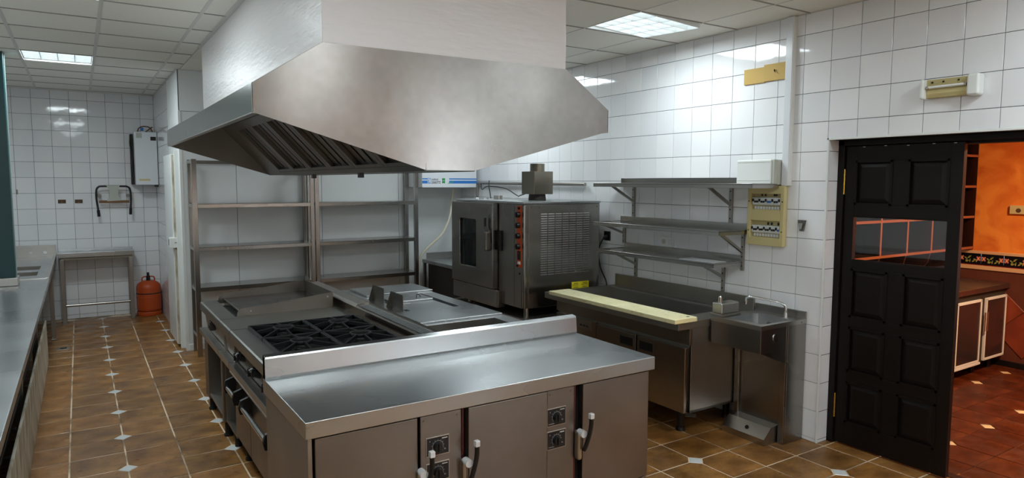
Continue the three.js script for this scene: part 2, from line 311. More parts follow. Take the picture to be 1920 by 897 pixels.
// ceiling: rails along the room, boards between them
{
  const c = struct('ceiling');
  part(c, 'ceiling_slab', box(XL - .2, XR + WT, CEIL + .16, CEIL + .34, ZB - .2, ROOMZ + .2, 0), M.ceilingDark);
  part(c, 'ceiling_void', box(XL - .2, XR + WT, CEIL + .14, CEIL + .16, ZB - .2, ROOMZ + .2, 0), M.ceilingDark);
  const cells = [], lampCells = [];
  const leftX = [XL, -.982, -.402, .172, .762, .93], rightX = [2.325, 2.63, 3.24, 3.85, XR], midX = [.93, 1.38, 1.84, 2.325];
  const zl = lines(ZB, ROOMZ, -5.70, .572), zr = lines(ZC, ROOMZ, -3.43, .6), zm = lines(-3.0, ROOMZ, -3.43, .6);
  const grid = (xs, zs) => { for (let i = 0; i < xs.length - 1; i++) for (let j = 0; j < zs.length - 1; j++) cells.push([xs[i], xs[i + 1], zs[j], zs[j + 1]]); };
  grid(leftX, zl); grid(rightX, zr); grid(midX, zm); grid([.93, 1.6, 2.325], lines(ZC, -6.44, -3.43, .6));
  const LC = [[-.12, -7.70, 'square louvred ceiling light over the aisle leading to the water heater'], [-.12, -4.85, 'square louvred ceiling light over the aisle beside the extractor hood'], [-.12, -1.4, 'added square louvred ceiling light, out of view, over the near end of the long counter'],
    [3.545, -3.73, 'square louvred ceiling light with its grille hanging askew near the tiled wall'], [3.545, -6.13, 'square louvred ceiling light above the combi oven behind the hood'], [3.545, -.73, 'added square louvred ceiling light, out of view, in front of the doorway'], [3.545, 1.07, 'added square louvred ceiling light, out of view, beside the added window'], [1.61, -.73, 'added square louvred ceiling light, out of view, in front of the extractor hood']];  // lights around and behind the camera are unseen, added to brighten soffit and hood
  const geoC = {};
  for (const [a, b, d, e] of cells) {
    const mx = (a + b) / 2, mz = (d + e) / 2;
    const hit = LC.find(([x, z]) => Math.abs(x - mx) < .2 && Math.abs(z - mz) < .2); if (hit) { lampCells.push([a, b, d, e, hit[2]]); continue; }
    const w = b - a - .006, h = e - d - .007; if (w < .03 || h < .03) continue;
    const key = w.toFixed(3) + h.toFixed(3), g = geoC[key] || (geoC[key] = (() => { const q = chip([[-w / 2, -h / 2], [w / 2, -h / 2], [w / 2, h / 2], [-w / 2, h / 2]], .016, .003); q.rotateX(Math.PI / 2); return q; })());
    const m = shade(new THREE.Mesh(g, M.panel[Math.floor(rnd() * 3)])); m.name = 'ceiling_board'; m.position.set(mx, CEIL + .016, mz); m.rotation.set((rnd() - .5) * .004, 0, (rnd() - .5) * .004); c.add(m);
  }
  const rail = (x0, x1, z0, z1) => part(c, 'ceiling_rail', box(x0, x1, CEIL - .0025, CEIL + .03, z0, z1, .001), M.rail);
  for (const x of leftX.slice(1, -1)) rail(x - .012, x + .012, ZB, ROOMZ);
  for (const x of rightX.slice(1, -1)) rail(x - .007, x + .007, ZC, ROOMZ);
  const cross = (x0, x1, z) => part(c, 'cross_rail', box(x0, x1, CEIL - .006, CEIL + .02, z - .004, z + .004, .001), M.crossRail || (M.crossRail = std({ color: 0xa3a19c, roughness: .7 })));
  for (const z of zl.slice(1, -1)) if (z < .5) for (let i = 0; i < leftX.length - 1; i++) cross(leftX[i] + .012, leftX[i + 1] - .012, z + (i % 2 ? .0015 : -.0015));
  for (const z of zr.slice(1, -1)) if (z < .5) for (let i = 0; i < rightX.length - 1; i++) cross(rightX[i] + .008, rightX[i + 1] - .008, z);
  rail(.905, .944, -6.46, ROOMZ); rail(XL, XC, ZB, ZB + .022); rail(XR - .02, XR, ZC, ROOMZ); rail(XC - .02, XC + .004, ZB, ZC); rail(XC, 2.32, ZC, ZC + .02);
  rail(2.31, 2.34, -3.0, ROOMZ);
  // lamps
  lampCells.forEach(([a, b, d, e, lab]) => {
    const cx = (a + b) / 2, cz = (d + e) / 2, w = b - a - .012, h = e - d - .012, skew = Math.abs(cx - 3.545) < .05 && Math.abs(cz + 3.73) < .05;
    const t = thing('ceiling_light', lab, 'light', [cx, CEIL, cz], 'square louvred ceiling lights');
    const y = CEIL;
    part(t, 'housing', merge([box(cx - w / 2, cx + w / 2, y + .105, y + .12, cz - h / 2, cz + h / 2, .001), box(cx - w / 2, cx - w / 2 + .006, y, y + .11, cz - h / 2, cz + h / 2, .001), box(cx + w / 2 - .006, cx + w / 2, y, y + .11, cz - h / 2, cz + h / 2, .001), box(cx - w / 2, cx + w / 2, y, y + .11, cz - h / 2, cz - h / 2 + .006, .001), box(cx - w / 2, cx + w / 2, y, y + .11, cz + h / 2 - .006, cz + h / 2, .001)]), M.plasticWhite);
    part(t, 'diffuser', box(cx - w / 2 + .008, cx + w / 2 - .008, y + .096, y + .100, cz - h / 2 + .008, cz + h / 2 - .008, .001), std({ color: 0xffffff, emissive: LAMP_COLOUR, emissiveIntensity: LAMP_GLOW, roughness: .6 }));
    const lou = new THREE.Group(); lou.name = 'louvre'; lou.position.set(0, .012, 0); if (skew) { lou.rotation.set(.055, 0, -.06); lou.position.set(0, -.004, 0); }
    t.add(lou);
    const blade = (g) => { const m = shade(new THREE.Mesh(g, M.louvre || (M.louvre = std({ color: 0xeef3f4, metalness: 0, roughness: .35 })))); m.name = 'louvre_blade'; lou.add(m); };
    const nx = skew ? 4 : 4, nz = skew ? 5 : 5, ww = w - .02, hh = h - .02;
    for (let i = 0; i <= nx; i++) { const g = new THREE.BoxGeometry(.006, .045, hh); g.translate(-ww / 2 + ww * i / nx, .0225, 0); blade(g); }
    for (let i = 0; i <= nz; i++) { const g = new THREE.BoxGeometry(ww, .045, .006); g.translate(0, .0225, -hh / 2 + hh * i / nz); blade(g); }
    const L = new THREE.RectAreaLight(LAMP_COLOUR, LAMP_POWER * (cx > 3 ? .64 : 1), w - .04, h - .04); L.name = 'ceiling_light_glow'; L.position.set(cx, skew ? y - .05 : y + .006, cz); L.rotation.x = -Math.PI / 2; scene.add(L);
  });
}
// plastered boxing above the hood
{
  const s = struct('soffit'); part(s, 'plaster', box(.944, 2.311, 2.43, CEIL + .02, -6.44, -3.036, .006), M.whitePaint, 'white plastered boxing above the extractor hood');
}

// ---------------------------------------------------------------- extractor hood
{
  const zf = -3.032, zb = -6.284, t = thing('extractor_hood', 'large stainless steel island extractor hood hanging over the cooking range', 'hood', [1.63, 1.868, (zf + zb) / 2]);
  const plate = [[.944, 2.432], [.637, 2.228], [.637, 2.105], [1.45, 1.868], [1.72, 1.868], [2.62, 2.107], [2.62, 2.231], [2.311, 2.438]];
  part(t, 'end_plate', prismZ(plate, zf - .004, zf), M.hoodPlate = phys({ anisotropy: .6, anisotropyRotation: Math.PI / 2, color: 0xa9a7a6, metalness: 1, roughness: .6, roughnessMap: brushRough, map: tarnishCol }), 'scratched brushed steel end plate');
  part(t, 'end_plate', prismZ(plate, zb, zb + .004), M.sooty);
  const skin = (x0, y0, x1, y1, th = .003) => prismZ([[x0, y0], [x1, y1], [x1, y1 + th], [x0, y0 + th]], zb + .004, zf - .004);
  for (const sgn of [-1, 1]) {
    const f = x => sgn < 0 ? x : 2.62 - (x - .637) * (.9 / .813);
    part(t, 'canopy_slope', skin(f(.640), 2.226, f(.944), 2.43), M.steelDull);
    part(t, 'rim_band', merge([box(f(.634), f(.640), 2.105, 2.230, zb, -5.07, .001), box(f(.634), f(.640), 2.105, 2.230, -5.065, zf, .001)]), M.rimSteel || (M.rimSteel = std({ color: 0xb2bab8, metalness: 1, roughness: .42, roughnessMap: wipeRough, map: brushCol })));
    part(t, 'rim_gutter', box(f(.634), f(.664), 2.1, 2.106, zb, zf - .002, .001), M.steelDull);
    part(t, 'inner_panel', skin(f(.655), 2.125, f(1.06), 2.27), M.sooty);
    // filter bank between ridge (1.06, 2.27) and trough (1.45, 1.868)
    const dx = 1.45 - 1.06, dy = 1.868 - 2.27, L = Math.hypot(dx, dy), ux = dx / L, uy = dy / L, nx = uy, ny = -ux; // n points down and out
    const quad = (s0, s1, n0, n1, z0, z1) => { const P = (s, n) => [f(1.06 + ux * s + nx * n), 2.27 + uy * s + ny * n]; const pl = [P(s0, n0), P(s1, n0), P(s1, n1), P(s0, n1)]; return prismZ(pl, z0, z1); };
    part(t, 'filter_backing', quad(0, L, -.110, -.105, zb + .005, zf - .005), M.sooty);
    part(t, 'blank_panel', quad(0, L, -.004, 0, zb + .005, -5.83), M.sooty);
    part(t, 'filter_rail', merge([quad(0, .045, 0, .006, -5.83, zf - .005), quad(L - .035, L, 0, .006, -5.83, zf - .005)]), M.sooty);
    for (let k = 0; k < 6; k++) {
      const z1 = -5.83 + k * .465, z2 = Math.min(z1 + .46, zf - .006);
      const fr = part(t, 'filter', merge([quad(.04, L - .03, -.03, .003, z1, z1 + .05), quad(.04, L - .03, -.03, .003, z2 - .05, z2), quad(.04, .07, -.03, .002, z1, z2), quad(L - .06, L - .03, -.03, .002, z1, z2)]), M.sooty);
      for (let q = 0; q < 3; q++) { const a = z1 + .062 + q * .118, b = a + .085; if (b > z2 - .05) continue; part(fr, 'baffle', quad(.07, L - .06, -.030, -.024, a, b), M.sooty); }
    }
  }
  part(t, 'trough', merge([box(1.445, 1.725, 1.866, 1.870, zb, zf, .001), box(1.445, 1.449, 1.866, 1.905, zb, zf, .001), box(1.721, 1.725, 1.866, 1.905, zb, zf, .001)]), M.sooty);
  for (const z of [-5.05, -4.05]) part(t, 'drain_plug', box(1.47, 1.50, 1.835, 1.866, z - .02, z + .02, .003), M.blackPlastic);
}

// ---------------------------------------------------------------- island: warming cabinet in front
{
  const x0 = .716, x1 = 2.640, zf = -2.630, zb = -3.36, yt = .85;
  const t = thing('warming_cabinet', 'long stainless steel cupboard counter with three doors and lever handles', 'cabinet', [(x0 + x1) / 2, 0, (zf + zb) / 2]);
  part(t, 'countertop', box(x0, x1, .778, yt, zb, zf, .004), M.steelTop);
  part(t, 'upstand', merge([prismX([[zb + .04, yt - .01], [zb + .048, yt + .012], [zb + .040, .952], [zb + .036, .960], [zb, .966], [zb, yt - .01]], x0 + .002, x1 - .012), box(x0 + .002, x0 + .006, yt - .005, .962, zb, zb + .04, .001)]), M.steelTop);
  part(t, 'body', merge([box(x0 + .012, x0 + .03, .14, .779, zb, zf - .015, .002), box(x1 - .035, x1 - .02, .14, .779, zb, zf - .03, .002), box(x0 + .03, x1 - .035, .14, .16, zb, zf - .03, .002), box(x0 + .03, x1 - .035, .16, .779, zb, zb + .02, .002), box(x0 + .03, x1 - .035, .755, .779, zb, zf - .06, .001)]), M.steelDull);
  part(t, 'inner_frame', box(x0 + .03, x1 - .036, .15, .76, zf - .10, zf - .062, .002), M.blackMatt);
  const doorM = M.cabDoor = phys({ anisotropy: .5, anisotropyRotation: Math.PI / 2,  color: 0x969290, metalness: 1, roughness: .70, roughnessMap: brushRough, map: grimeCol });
  for (const [a, b, hx] of [[.758, 1.214, 1.222], [1.470, 1.922, 1.449], [2.148, 2.614, 2.122]]) {
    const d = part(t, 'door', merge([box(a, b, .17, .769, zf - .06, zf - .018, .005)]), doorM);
    // lever latch
    part(d, 'latch_plate', merge([box(hx - .018, hx + .012, .375, .53, zf - .045, zf + .002, .012)]), M.steel, 'rounded chrome latch plate');
    part(d, 'latch_boss', cyl([hx + .004, .52, zf - .02], [hx + .004, .52, zf + .022], .019), M.latchMetal);
    part(d, 'handle', tube([[hx + .028, .612, zf + .048], [hx + .031, .57, zf + .043], [hx + .028, .52, zf + .034], [hx + .019, .46, zf + .020], [hx + .012, .43, zf + .010]], .0115, 24, 8), M.blackPlastic, 'black lever handle');
    part(d, 'handle_tip', box(hx + .016, hx + .040, .606, .634, zf + .036, zf + .060, .003), M.latchMetal);
  }
  const plateMat = k => { const tx = canvasTex(256, 192, (c, w, h) => { c.fillStyle = '#16161a'; c.fillRect(0, 0, w, h); c.strokeStyle = '#b8b8b4'; c.fillStyle = '#b8b8b4'; c.lineWidth = 3; c.beginPath(); c.arc(128, 100, 62, -3.9, .8); c.stroke(); for (let i = 0; i < 11; i++) { const a = -3.9 + i * .47; c.beginPath(); c.moveTo(128 + 66 * Math.cos(a), 100 + 66 * Math.sin(a)); c.lineTo(128 + 78 * Math.cos(a), 100 + 78 * Math.sin(a)); c.stroke(); } c.font = 'bold 20px sans-serif'; c.fillText('0', 30, 40); c.fillText(k ? '90' : '30', 200, 150); c.fillRect(176, 14, 66, 12); c.fillRect(14, 168, 80, 6); }); return std({ map: tx, roughness: .35 }); };
  const pm = [plateMat(0), plateMat(1)];
  for (const [a, b, list] of [[1.232, 1.440, [[1.262, 1.372, .577, .658], [1.262, 1.372, .457, .538]]], [1.930, 2.100, [[1.930, 2.042, .583, .668], [1.930, 2.042, .462, .550]]]]) {
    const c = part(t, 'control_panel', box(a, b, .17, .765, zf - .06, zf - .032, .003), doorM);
    list.forEach(([p, q, r, s], i) => {
      part(c, 'plate_frame', box(p - .004, q + .004, r - .004, s + .004, zf - .034, zf - .029, .001), M.steel);
      const g = new THREE.PlaneGeometry(q - p, s - r); g.translate((p + q) / 2, (r + s) / 2, zf - .0285);
      part(c, 'dial_plate', g, pm[i], 'black dial plate with white scale');
      part(c, 'knob', merge([cyl([(p + q) / 2 - .003, (r + s) / 2 - .002, zf - .030], [(p + q) / 2 - .003, (r + s) / 2 - .002, zf - .008], .021, .019, 24), box((p + q) / 2 - .007, (p + q) / 2 + .001, (r + s) / 2 - .022, (r + s) / 2 + .018, zf - .010, zf - .001, .002)]), M.blackPlastic);
    });
    for (const sx of [a + .018, b - .02]) part(c, 'screw', cyl([sx, .742, zf - .034], [sx, .742, zf - .029], .006, .006, 12), M.steelDark);
    part(t, 'hinge_strip', box(b + .004, b + .026, .17, .765, zf - .07, zf - .055, .001), M.steelDark);
    part(t, 'seal_strip', box(b + .010, b + .016, .17, .768, zf - .055, zf - .045, .001), M.redStrip, 'dark red door seal');
  }
  for (const x of [.80, 1.68, 2.56]) for (const z of [zf - .09, zb + .08]) part(t, 'leg', merge([cyl([x, .01, z], [x, .15, z], .022), cyl([x, 0, z], [x, .014, z], .028)]), M.steelDark);
}

// ---------------------------------------------------------------- island: range facing the aisle
const RX = .775;
function topProfile(z0, z1, xr) { // flat top with a rounded nose towards the aisle
  return prismZ([[RX + .012, .85], [RX + .003, .844], [RX, .832], [RX, .785], [RX + .012, .783], [RX + .016, .825], [xr, .825], [xr, .85]], z0, z1);
}
const ledge = (z0, z1) => prismZ([[RX - .010, .632], [RX - .006, .640], [RX + .03, .634], [RX + .045, .634], [RX + .045, .596], [RX - .010, .598]], z0, z1);
const RM = M.rangeTop = std({ color: 0xa8abaa, metalness: 1, roughness: .68, roughnessMap: wipeRough, map: grimeCol });
{
  const z0 = -4.570, z1 = -3.364, t = thing('gas_range', 'four burner gas range with black cast iron grates and two oven doors', 'range', [1.2, 0, (z0 + z1) / 2]);
  part(t, 'cooktop', merge([topProfile(z0 + .002, z1, .885), box(.885, 1.60, .825, .85, z0 + .002, -4.552, .001), box(.885, 1.60, .825, .85, -3.722, z1, .001), box(1.60, 1.645, .825, .85, z0 + .002, z1, .001)]), RM);
  part(t, 'burner_well', merge([box(.885, 1.60, .775, .78, -4.552, -3.722, .001), box(.883, .887, .778, .852, -4.552, -3.722, .001), box(1.598, 1.602, .778, .848, -4.552, -3.722, .001), box(.885, 1.60, .778, .848, -4.554, -4.550, .001), box(.885, 1.60, .778, .848, -3.724, -3.720, .001)]), M.iron);
  const frontM = M.rangeFront = std({ color: 0x99958f, metalness: 1, roughness: .7, roughnessMap: brushRough, map: grimeCol });
  const cp = part(t, 'control_panel', prismZ([[RX + .030, .79], [RX + .050, .63], [RX + .07, .63], [RX + .07, .79]], z0 + .003, z1), M.blackSteel = std({ color: 0x4d4843, metalness: .9, roughness: .45, map: grimeCol }));
  for (const z of [-4.355, -3.945, -3.595]) for (const dz of [-.055, .055]) part(cp, 'knob', merge([cyl([RX + .045, .722, z + dz], [RX + .005, .722 + dz * .25, z + dz], .026, .022, 20), box(RX - .006, RX + .02, .70 + dz * .2, .745 + dz * .2, z + dz - .006, z + dz + .006, .002)]), M.blackPlastic);
  part(t, 'drip_ledge', ledge(z0 + .003, z1), M.steel);
  part(t, 'ledge_rod', merge([cyl([RX - .004, .588, z0 + .02], [RX - .004, .588, z1], .008, .008, 12)]), M.chrome);
  part(t, 'body', merge([box(RX + .05, 1.62, .13, .80, z0 + .003, z0 + .02, .001), box(RX + .06, 1.62, .13, .62, z1 - .02, z1, .001), box(RX + .06, 1.62, .11, .13, z0 + .003, z1, .001), box(1.60, 1.62, .13, .80, z0, z1, .001), box(RX + .05, RX + .06, .55, .63, z0 + .003, z1, .001)]), frontM);
  for (const [a, b, ha, hb] of [[-4.555, -4.112, -4.60, -4.25], [-4.104, -3.372, -4.06, -3.44]]) {
    const d = part(t, 'oven_door', box(RX + .022, RX + .062, .155, .560, a, b, .006), frontM);
    const h0 = Math.max(ha, a + .02), h1 = Math.min(hb, b - .02);
    part(d, 'handle', cyl([RX - .030, .492, h0], [RX - .030, .492, h1], .016, .016, 18), M.chrome, 'round chrome handle bar');
    for (const h of [h0, h1]) part(d, 'handle_bracket', merge([prismZ([[RX + .03, .56], [RX - .040, .535], [RX - .052, .49], [RX - .044, .455], [RX - .02, .452], [RX + .03, .40]], h - .012, h + .012)]), M.blackPlastic, 'black handle bracket');
  }
  // grates and burners
  const cxs = [1.063, 1.422], czs = [-4.345, -3.93];
  const ring = (x, z, r, w, y0, y1) => { const g = new THREE.LatheGeometry([[r - w, y0], [r, y0], [r, y1], [r - w, y1], [r - w, y0]].map(p => new THREE.Vector2(...p)), 28); g.translate(x, 0, z); return g; };
  for (const x of cxs) for (const z of czs) {
    const bnr = part(t, 'burner', merge([lathe([[0, .782], [.05, .782], [.062, .80], [.062, .815], [.045, .826], [0, .828]], x, 0, z, 28), cyl([x, .778, z], [x, .79, z], .085, .08, 28)]), M.iron);
    part(bnr, 'burner_cap', lathe([[0, .842], [.035, .842], [.042, .836], [.042, .828], [0, .828]], x, 0, z, 28), M.cap || (M.cap = std({ color: 0x2c2b2a, metalness: .7, roughness: .4 })));
    const w = .172, d = .200, y = .862, pieces = [];
    for (const sx of [-1, 1]) pieces.push(box(x + sx * w - .007, x + sx * w + .007, y - .012, y + .010, z - d, z + d, .003));
    for (const sz of [-1, 1]) pieces.push(box(x - w, x + w, y - .012, y + .010, z + sz * d - .007, z + sz * d + .007, .003));
    for (const [sx, sz] of [[1, 0], [-1, 0], [0, 1], [0, -1]]) pieces.push(bar([x + sx * w, y, z + sz * d], [x + sx * .055, y + .014, z + sz * .055], .011, .022));
    for (const [sx, sz] of [[1, 1], [-1, 1], [1, -1], [-1, -1]]) pieces.push(bar([x + sx * (w - .002), y, z + sz * (d - .002)], [x + sx * .048, y + .014, z + sz * .056], .011, .022));
    pieces.push(ring(x, z, .066, .012, y + .002, y + .024));
    for (const sx of [-1, 1]) for (const sz of [-1, 1]) pieces.push(bar([x + sx * w * .98, y - .01, z + sz * d * .98], [x + sx * w * .98, .82, z + sz * d * .98], .014, .014));
    part(t, 'grate', merge(pieces), M.iron);
  }
  for (const z of [z0 + .08, z1 - .08]) for (const x of [RX + .09, 1.54]) part(t, 'leg', merge([cyl([x, .01, z], [x, .12, z], .022), cyl([x, 0, z], [x, .012, z], .03)]), M.blackMatt);
}
{
  const z0 = -4.962, z1 = -4.574, t = thing('neutral_counter', 'narrow plain steel worktop section between the griddle and the burners', 'counter', [1.2, 0, (z0 + z1) / 2]);
  part(t, 'worktop', topProfile(z0 + .002, z1 - .002, 1.645), RM);
  part(t, 'front_panel', prismZ([[RX + .030, .79], [RX + .050, .63], [RX + .07, .63], [RX + .07, .79]], z0 + .003, z1 - .003), M.steelDull);
  part(t, 'drip_ledge', ledge(z0 + .003, z1 - .003), M.steel);
  part(t, 'side_panel', box(RX + .03, 1.62, .12, .80, z0 + .004, z0 + .024, .001), M.steelDull);
  part(t, 'side_panel', box(RX + .03, 1.62, .12, .80, z1 - .024, z1 - .004, .001), M.steelDull);
  part(t, 'back_panel', box(1.60, 1.62, .12, .80, z0 + .024, z1 - .024, .001), M.steelDark);
  part(t, 'bottom_shelf', box(RX + .03, 1.60, .12, .14, z0 + .024, z1 - .024, .001), M.steelDark);
  for (const x of [RX + .07, 1.56]) part(t, 'leg', cyl([x, 0, (z0 + z1) / 2], [x, .125, (z0 + z1) / 2], .022), M.blackMatt);
}
{
  const z0 = -5.812, z1 = -4.966, t = thing('griddle', 'flat steel griddle with splash guards on an open base cabinet', 'griddle', [1.2, 0, (z0 + z1) / 2]);
  part(t, 'worktop', merge([topProfile(z0, z1 - .002, .895), box(.895, 1.645, .825, .85, z1 - .05, z1 - .002, .001), box(.895, 1.645, .825, .85, z0, z0 + .03, .001), box(1.60, 1.645, .825, .85, z0, z1 - .002, .001)]), RM);
  part(t, 'grease_channel', merge([box(.893, .95, .80, .806, z0 + .03, z1 - .05, .001), box(.893, .897, .80, .848, z0 + .03, z1 - .05, .001)]), M.blackMatt);
  part(t, 'griddle_plate', prismZ([[.95, .80], [.95, .866], [1.60, .874], [1.60, .80]], z0 + .04, z1 - .06), M.griddleSteel = std({ color: 0x8d9095, metalness: 1, roughness: .52, roughnessMap: wipeRough, map: grimeCol }));
  part(t, 'plate_edge', box(.946, .952, .855, .868, z0 + .04, z1 - .06, .001), M.steel);
  const guard = [[.905, .85], [.912, .882], [.93, .900], [.96, .906], [1.30, .935], [1.60, .968], [1.60, .85]];
  part(t, 'splash_guard', prismZ(guard, z1 - .056, z1 - .052), M.steelDark);
  part(t, 'splash_guard', prismZ(guard, z0 + .030, z0 + .034), M.steelDark);
  part(t, 'splash_guard', box(1.598, 1.602, .85, .968, z0 + .03, z1 - .052, .001), M.steelDark);
  for (const [x, y] of [[1.56, .935], [1.0, .882]]) part(t, 'rivet', cyl([x, y, z1 - .053], [x, y, z1 - .048], .008, .006, 12), M.steel);
  part(t, 'front_panel', prismZ([[RX + .030, .79], [RX + .050, .63], [RX + .07, .63], [RX + .07, .79]], z0 + .002, z1 - .003), M.steelDull);
  part(t, 'gas_valve', merge([box(RX + .002, RX + .045, .695, .765, -5.43, -5.36, .006), cyl([RX + .01, .73, -5.395], [RX - .004, .73, -5.395], .02, .018, 16)]), M.brownRubber);
  part(t, 'drip_ledge', ledge(z0 - .012, z1 - .003), M.steel);
  part(t, 'side_panel', box(RX + .015, 1.62, .11, .63, -5.76, -5.60, .002), M.steelDark);
  part(t, 'side_panel', box(RX + .015, 1.62, .11, .63, z1 - .07, z1 - .004, .002), M.steelDark);
  part(t, 'bottom_shelf', box(RX + .02, 1.60, .135, .155, -5.60, z1 - .07, .002), M.steelDull);
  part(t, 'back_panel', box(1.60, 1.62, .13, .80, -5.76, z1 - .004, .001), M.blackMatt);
  for (const x of [RX + .05, 1.56]) for (const z of [-5.68, z1 - .05]) part(t, 'leg', merge([cyl([x, .01, z], [x, .13, z], .022), cyl([x, 0, z], [x, .014, z], .03)]), M.blackMatt);
}
// flue between the two rows
{
  const z0 = -5.86, z1 = -3.366, t = thing('flue_riser', 'raised steel flue strip with slotted vent running between the two cooking rows', 'flue', [1.72, 0, (z0 + z1) / 2]);
  part(t, 'riser_wall', prismZ([[1.646, .79], [1.646, .905], [1.652, .905], [1.652, .79]], z0, z1), M.sooty2 = std({ color: 0x8c7d70, metalness: 1, roughness: .55, roughnessMap: wipeRough, map: grimeCol }));
  part(t, 'cover', merge([prismZ([[1.646, .905], [1.662, .928], [1.740, .934], [1.752, .925], [1.752, .918], [1.660, .912]], z0, -4.64), prismZ([[1.646, .905], [1.655, .912], [1.742, .920], [1.752, .925], [1.752, .912], [1.655, .900]], -4.64, z1)]), M.steelDull);
  const slots = []; for (let z = -4.62; z < z1 - .02; z += .0235) slots.push(prismZ([[1.662, .914], [1.660, .919], [1.725, .926], [1.727, .920]], z, z + .011));
  const sl = part(t, 'vent_slats', merge(slots), M.steelTop); sl.userData.kind = 'stuff';
  part(t, 'vent_throat', prismZ([[1.662, .9145], [1.662, .9155], [1.727, .9225], [1.727, .9215]], -4.63, z1 - .01), M.blackMatt);
  part(t, 'side_channel', prismZ([[1.752, .79], [1.752, .925], [1.758, .928], [1.80, .905], [1.83, .885], [1.83, .79]], z0 + .05, z1), M.steelDark);
  part(t, 'base', box(1.655, 1.825, 0, .80, z0 + .3, z1 - .01, .002), M.blackMatt);
}
// ---------------------------------------------------------------- island: row facing the oven
{
  const z0 = -4.505, z1 = -3.366, t = thing('bain_marie', 'steel bain-marie counter with one open well beside the flue', 'bain-marie', [2.2, 0, (z0 + z1) / 2]);
  part(t, 'worktop', merge([box(1.835, 1.905, .82, .85, z0, z1, .003), box(2.445, 2.56, .82, .85, z0, z1, .003), box(1.905, 2.445, .82, .85, -4.03, z0, .001), box(1.905, 2.445, .82, .85, -3.70, z1, .001)]), M.steelTop);
  part(t, 'well', merge([box(1.905, 2.445, .648, .652, -4.03, -3.70, .001), box(1.903, 1.907, .65, .849, -4.03, -3.70, .001), box(2.443, 2.447, .65, .849, -4.03, -3.70, .001), box(1.905, 2.445, .65, .849, -4.032, -4.028, .001), box(1.905, 2.445, .65, .849, -3.702, -3.698, .001)]), M.steel);
  part(t, 'body', merge([box(1.84, 1.85, .12, .82, z0, z1, .001), box(2.52, 2.54, .12, .82, z0, z1, .001), box(1.85, 2.52, .12, .82, z0, z0 + .01, .001), box(1.85, 2.52, .12, .82, z1 - .01, z1, .001), box(1.85, 2.52, .12, .14, z0, z1, .001)]), M.steelDull);
  for (const x of [1.90, 2.48]) for (const z of [z0 + .07, z1 - .07]) part(t, 'leg', cyl([x, 0, z], [x, .125, z], .022), M.steelDark);
  const l = thing('cover_plate', 'flat steel cover plate closing half of the bain-marie next to its open well', 'lid', [2.22, .85, -4.28]);
  part(l, 'plate', box(1.90, 2.552, .8505, .862, -4.49, -4.085, .003), M.steelTop);
}
{
  const z0 = -5.27, z1 = -4.509, t = thing('fryer', 'steel fryer with two upright triangular brackets beside the flue', 'fryer', [2.2, 0, (z0 + z1) / 2]);
  part(t, 'worktop', merge([box(1.835, 2.40, .82, .848, z0, z1 - .002, .003), box(2.450, 2.57, .82, .85, z0, z1 - .002, .003), box(2.40, 2.45, .80, .815, z0, z1 - .002, .001)]), M.steelTop);
  part(t, 'body', merge([box(1.84, 1.85, .12, .82, z0, z1, .001), box(2.52, 2.54, .12, .82, z0, z1, .001), box(1.85, 2.52, .12, .80, z0, z0 + .01, .001), box(1.85, 2.52, .12, .80, z1 - .01, z1, .001), box(1.85, 2.52, .12, .14, z0, z1, .001)]), M.steelDull);
  for (const z of [-5.20, -4.825]) {
    const b = part(t, 'bracket', merge([prismX([[z, .848], [z + .005, .968], [z + .235, .968], [z + .24, .848]], 1.992, 1.996)]), M.steelDark, 'upright steel bracket plate');
    part(b, 'gusset', prismZ([[1.955, .848], [1.994, .968], [1.996, .848]], z - .001, z + .003), M.steelDark);
    part(t, 'slot', box(2.01, 2.045, .8475, .8488, z + .19, z + .25, 0), M.blackMatt);
  }
  for (const x of [1.90, 2.48]) for (const z of [z0 + .07, z1 - .07]) part(t, 'leg', cyl([x, 0, z], [x, .125, z], .022), M.steelDark);
  const l = thing('cover_plate', 'steel fryer cover with a small wire loop behind the triangular brackets', 'lid', [2.2, .85, -5.05]);
  part(l, 'plate', box(2.05, 2.40, .8492, .862, -5.25, -4.915, .003), M.steelTop);
  part(l, 'loop', tube([[2.285, .862, -4.99], [2.285, .888, -4.985], [2.30, .892, -4.97], [2.305, .88, -4.955], [2.30, .872, -4.955]], .003, 20, 6), M.blackPlastic);
}
{
  const z0 = -5.76, z1 = -5.274, t = thing('end_counter', 'steel end counter of the island row closest to the storage shelves', 'counter', [2.2, 0, (z0 + z1) / 2]);
  part(t, 'worktop', box(1.835, 2.575, .82, .85, z0, z1, .003), M.steelTop);
  part(t, 'body', merge([box(1.84, 2.54, .12, .82, z0 + .01, z1 - .002, .003)]), M.steelDull);
  for (const x of [1.90, 2.48]) for (const z of [z0 + .07, z1 - .07]) part(t, 'leg', cyl([x, 0, z], [x, .125, z], .022), M.steelDark);
  const l = thing('cover_plate', 'flat steel cover plate on the end counter by the storage shelves', 'lid', [2.28, .85, -5.5]);
  part(l, 'plate', box(1.975, 2.585, .8505, .866, -5.715, -5.30, .003), M.steelTop);
}

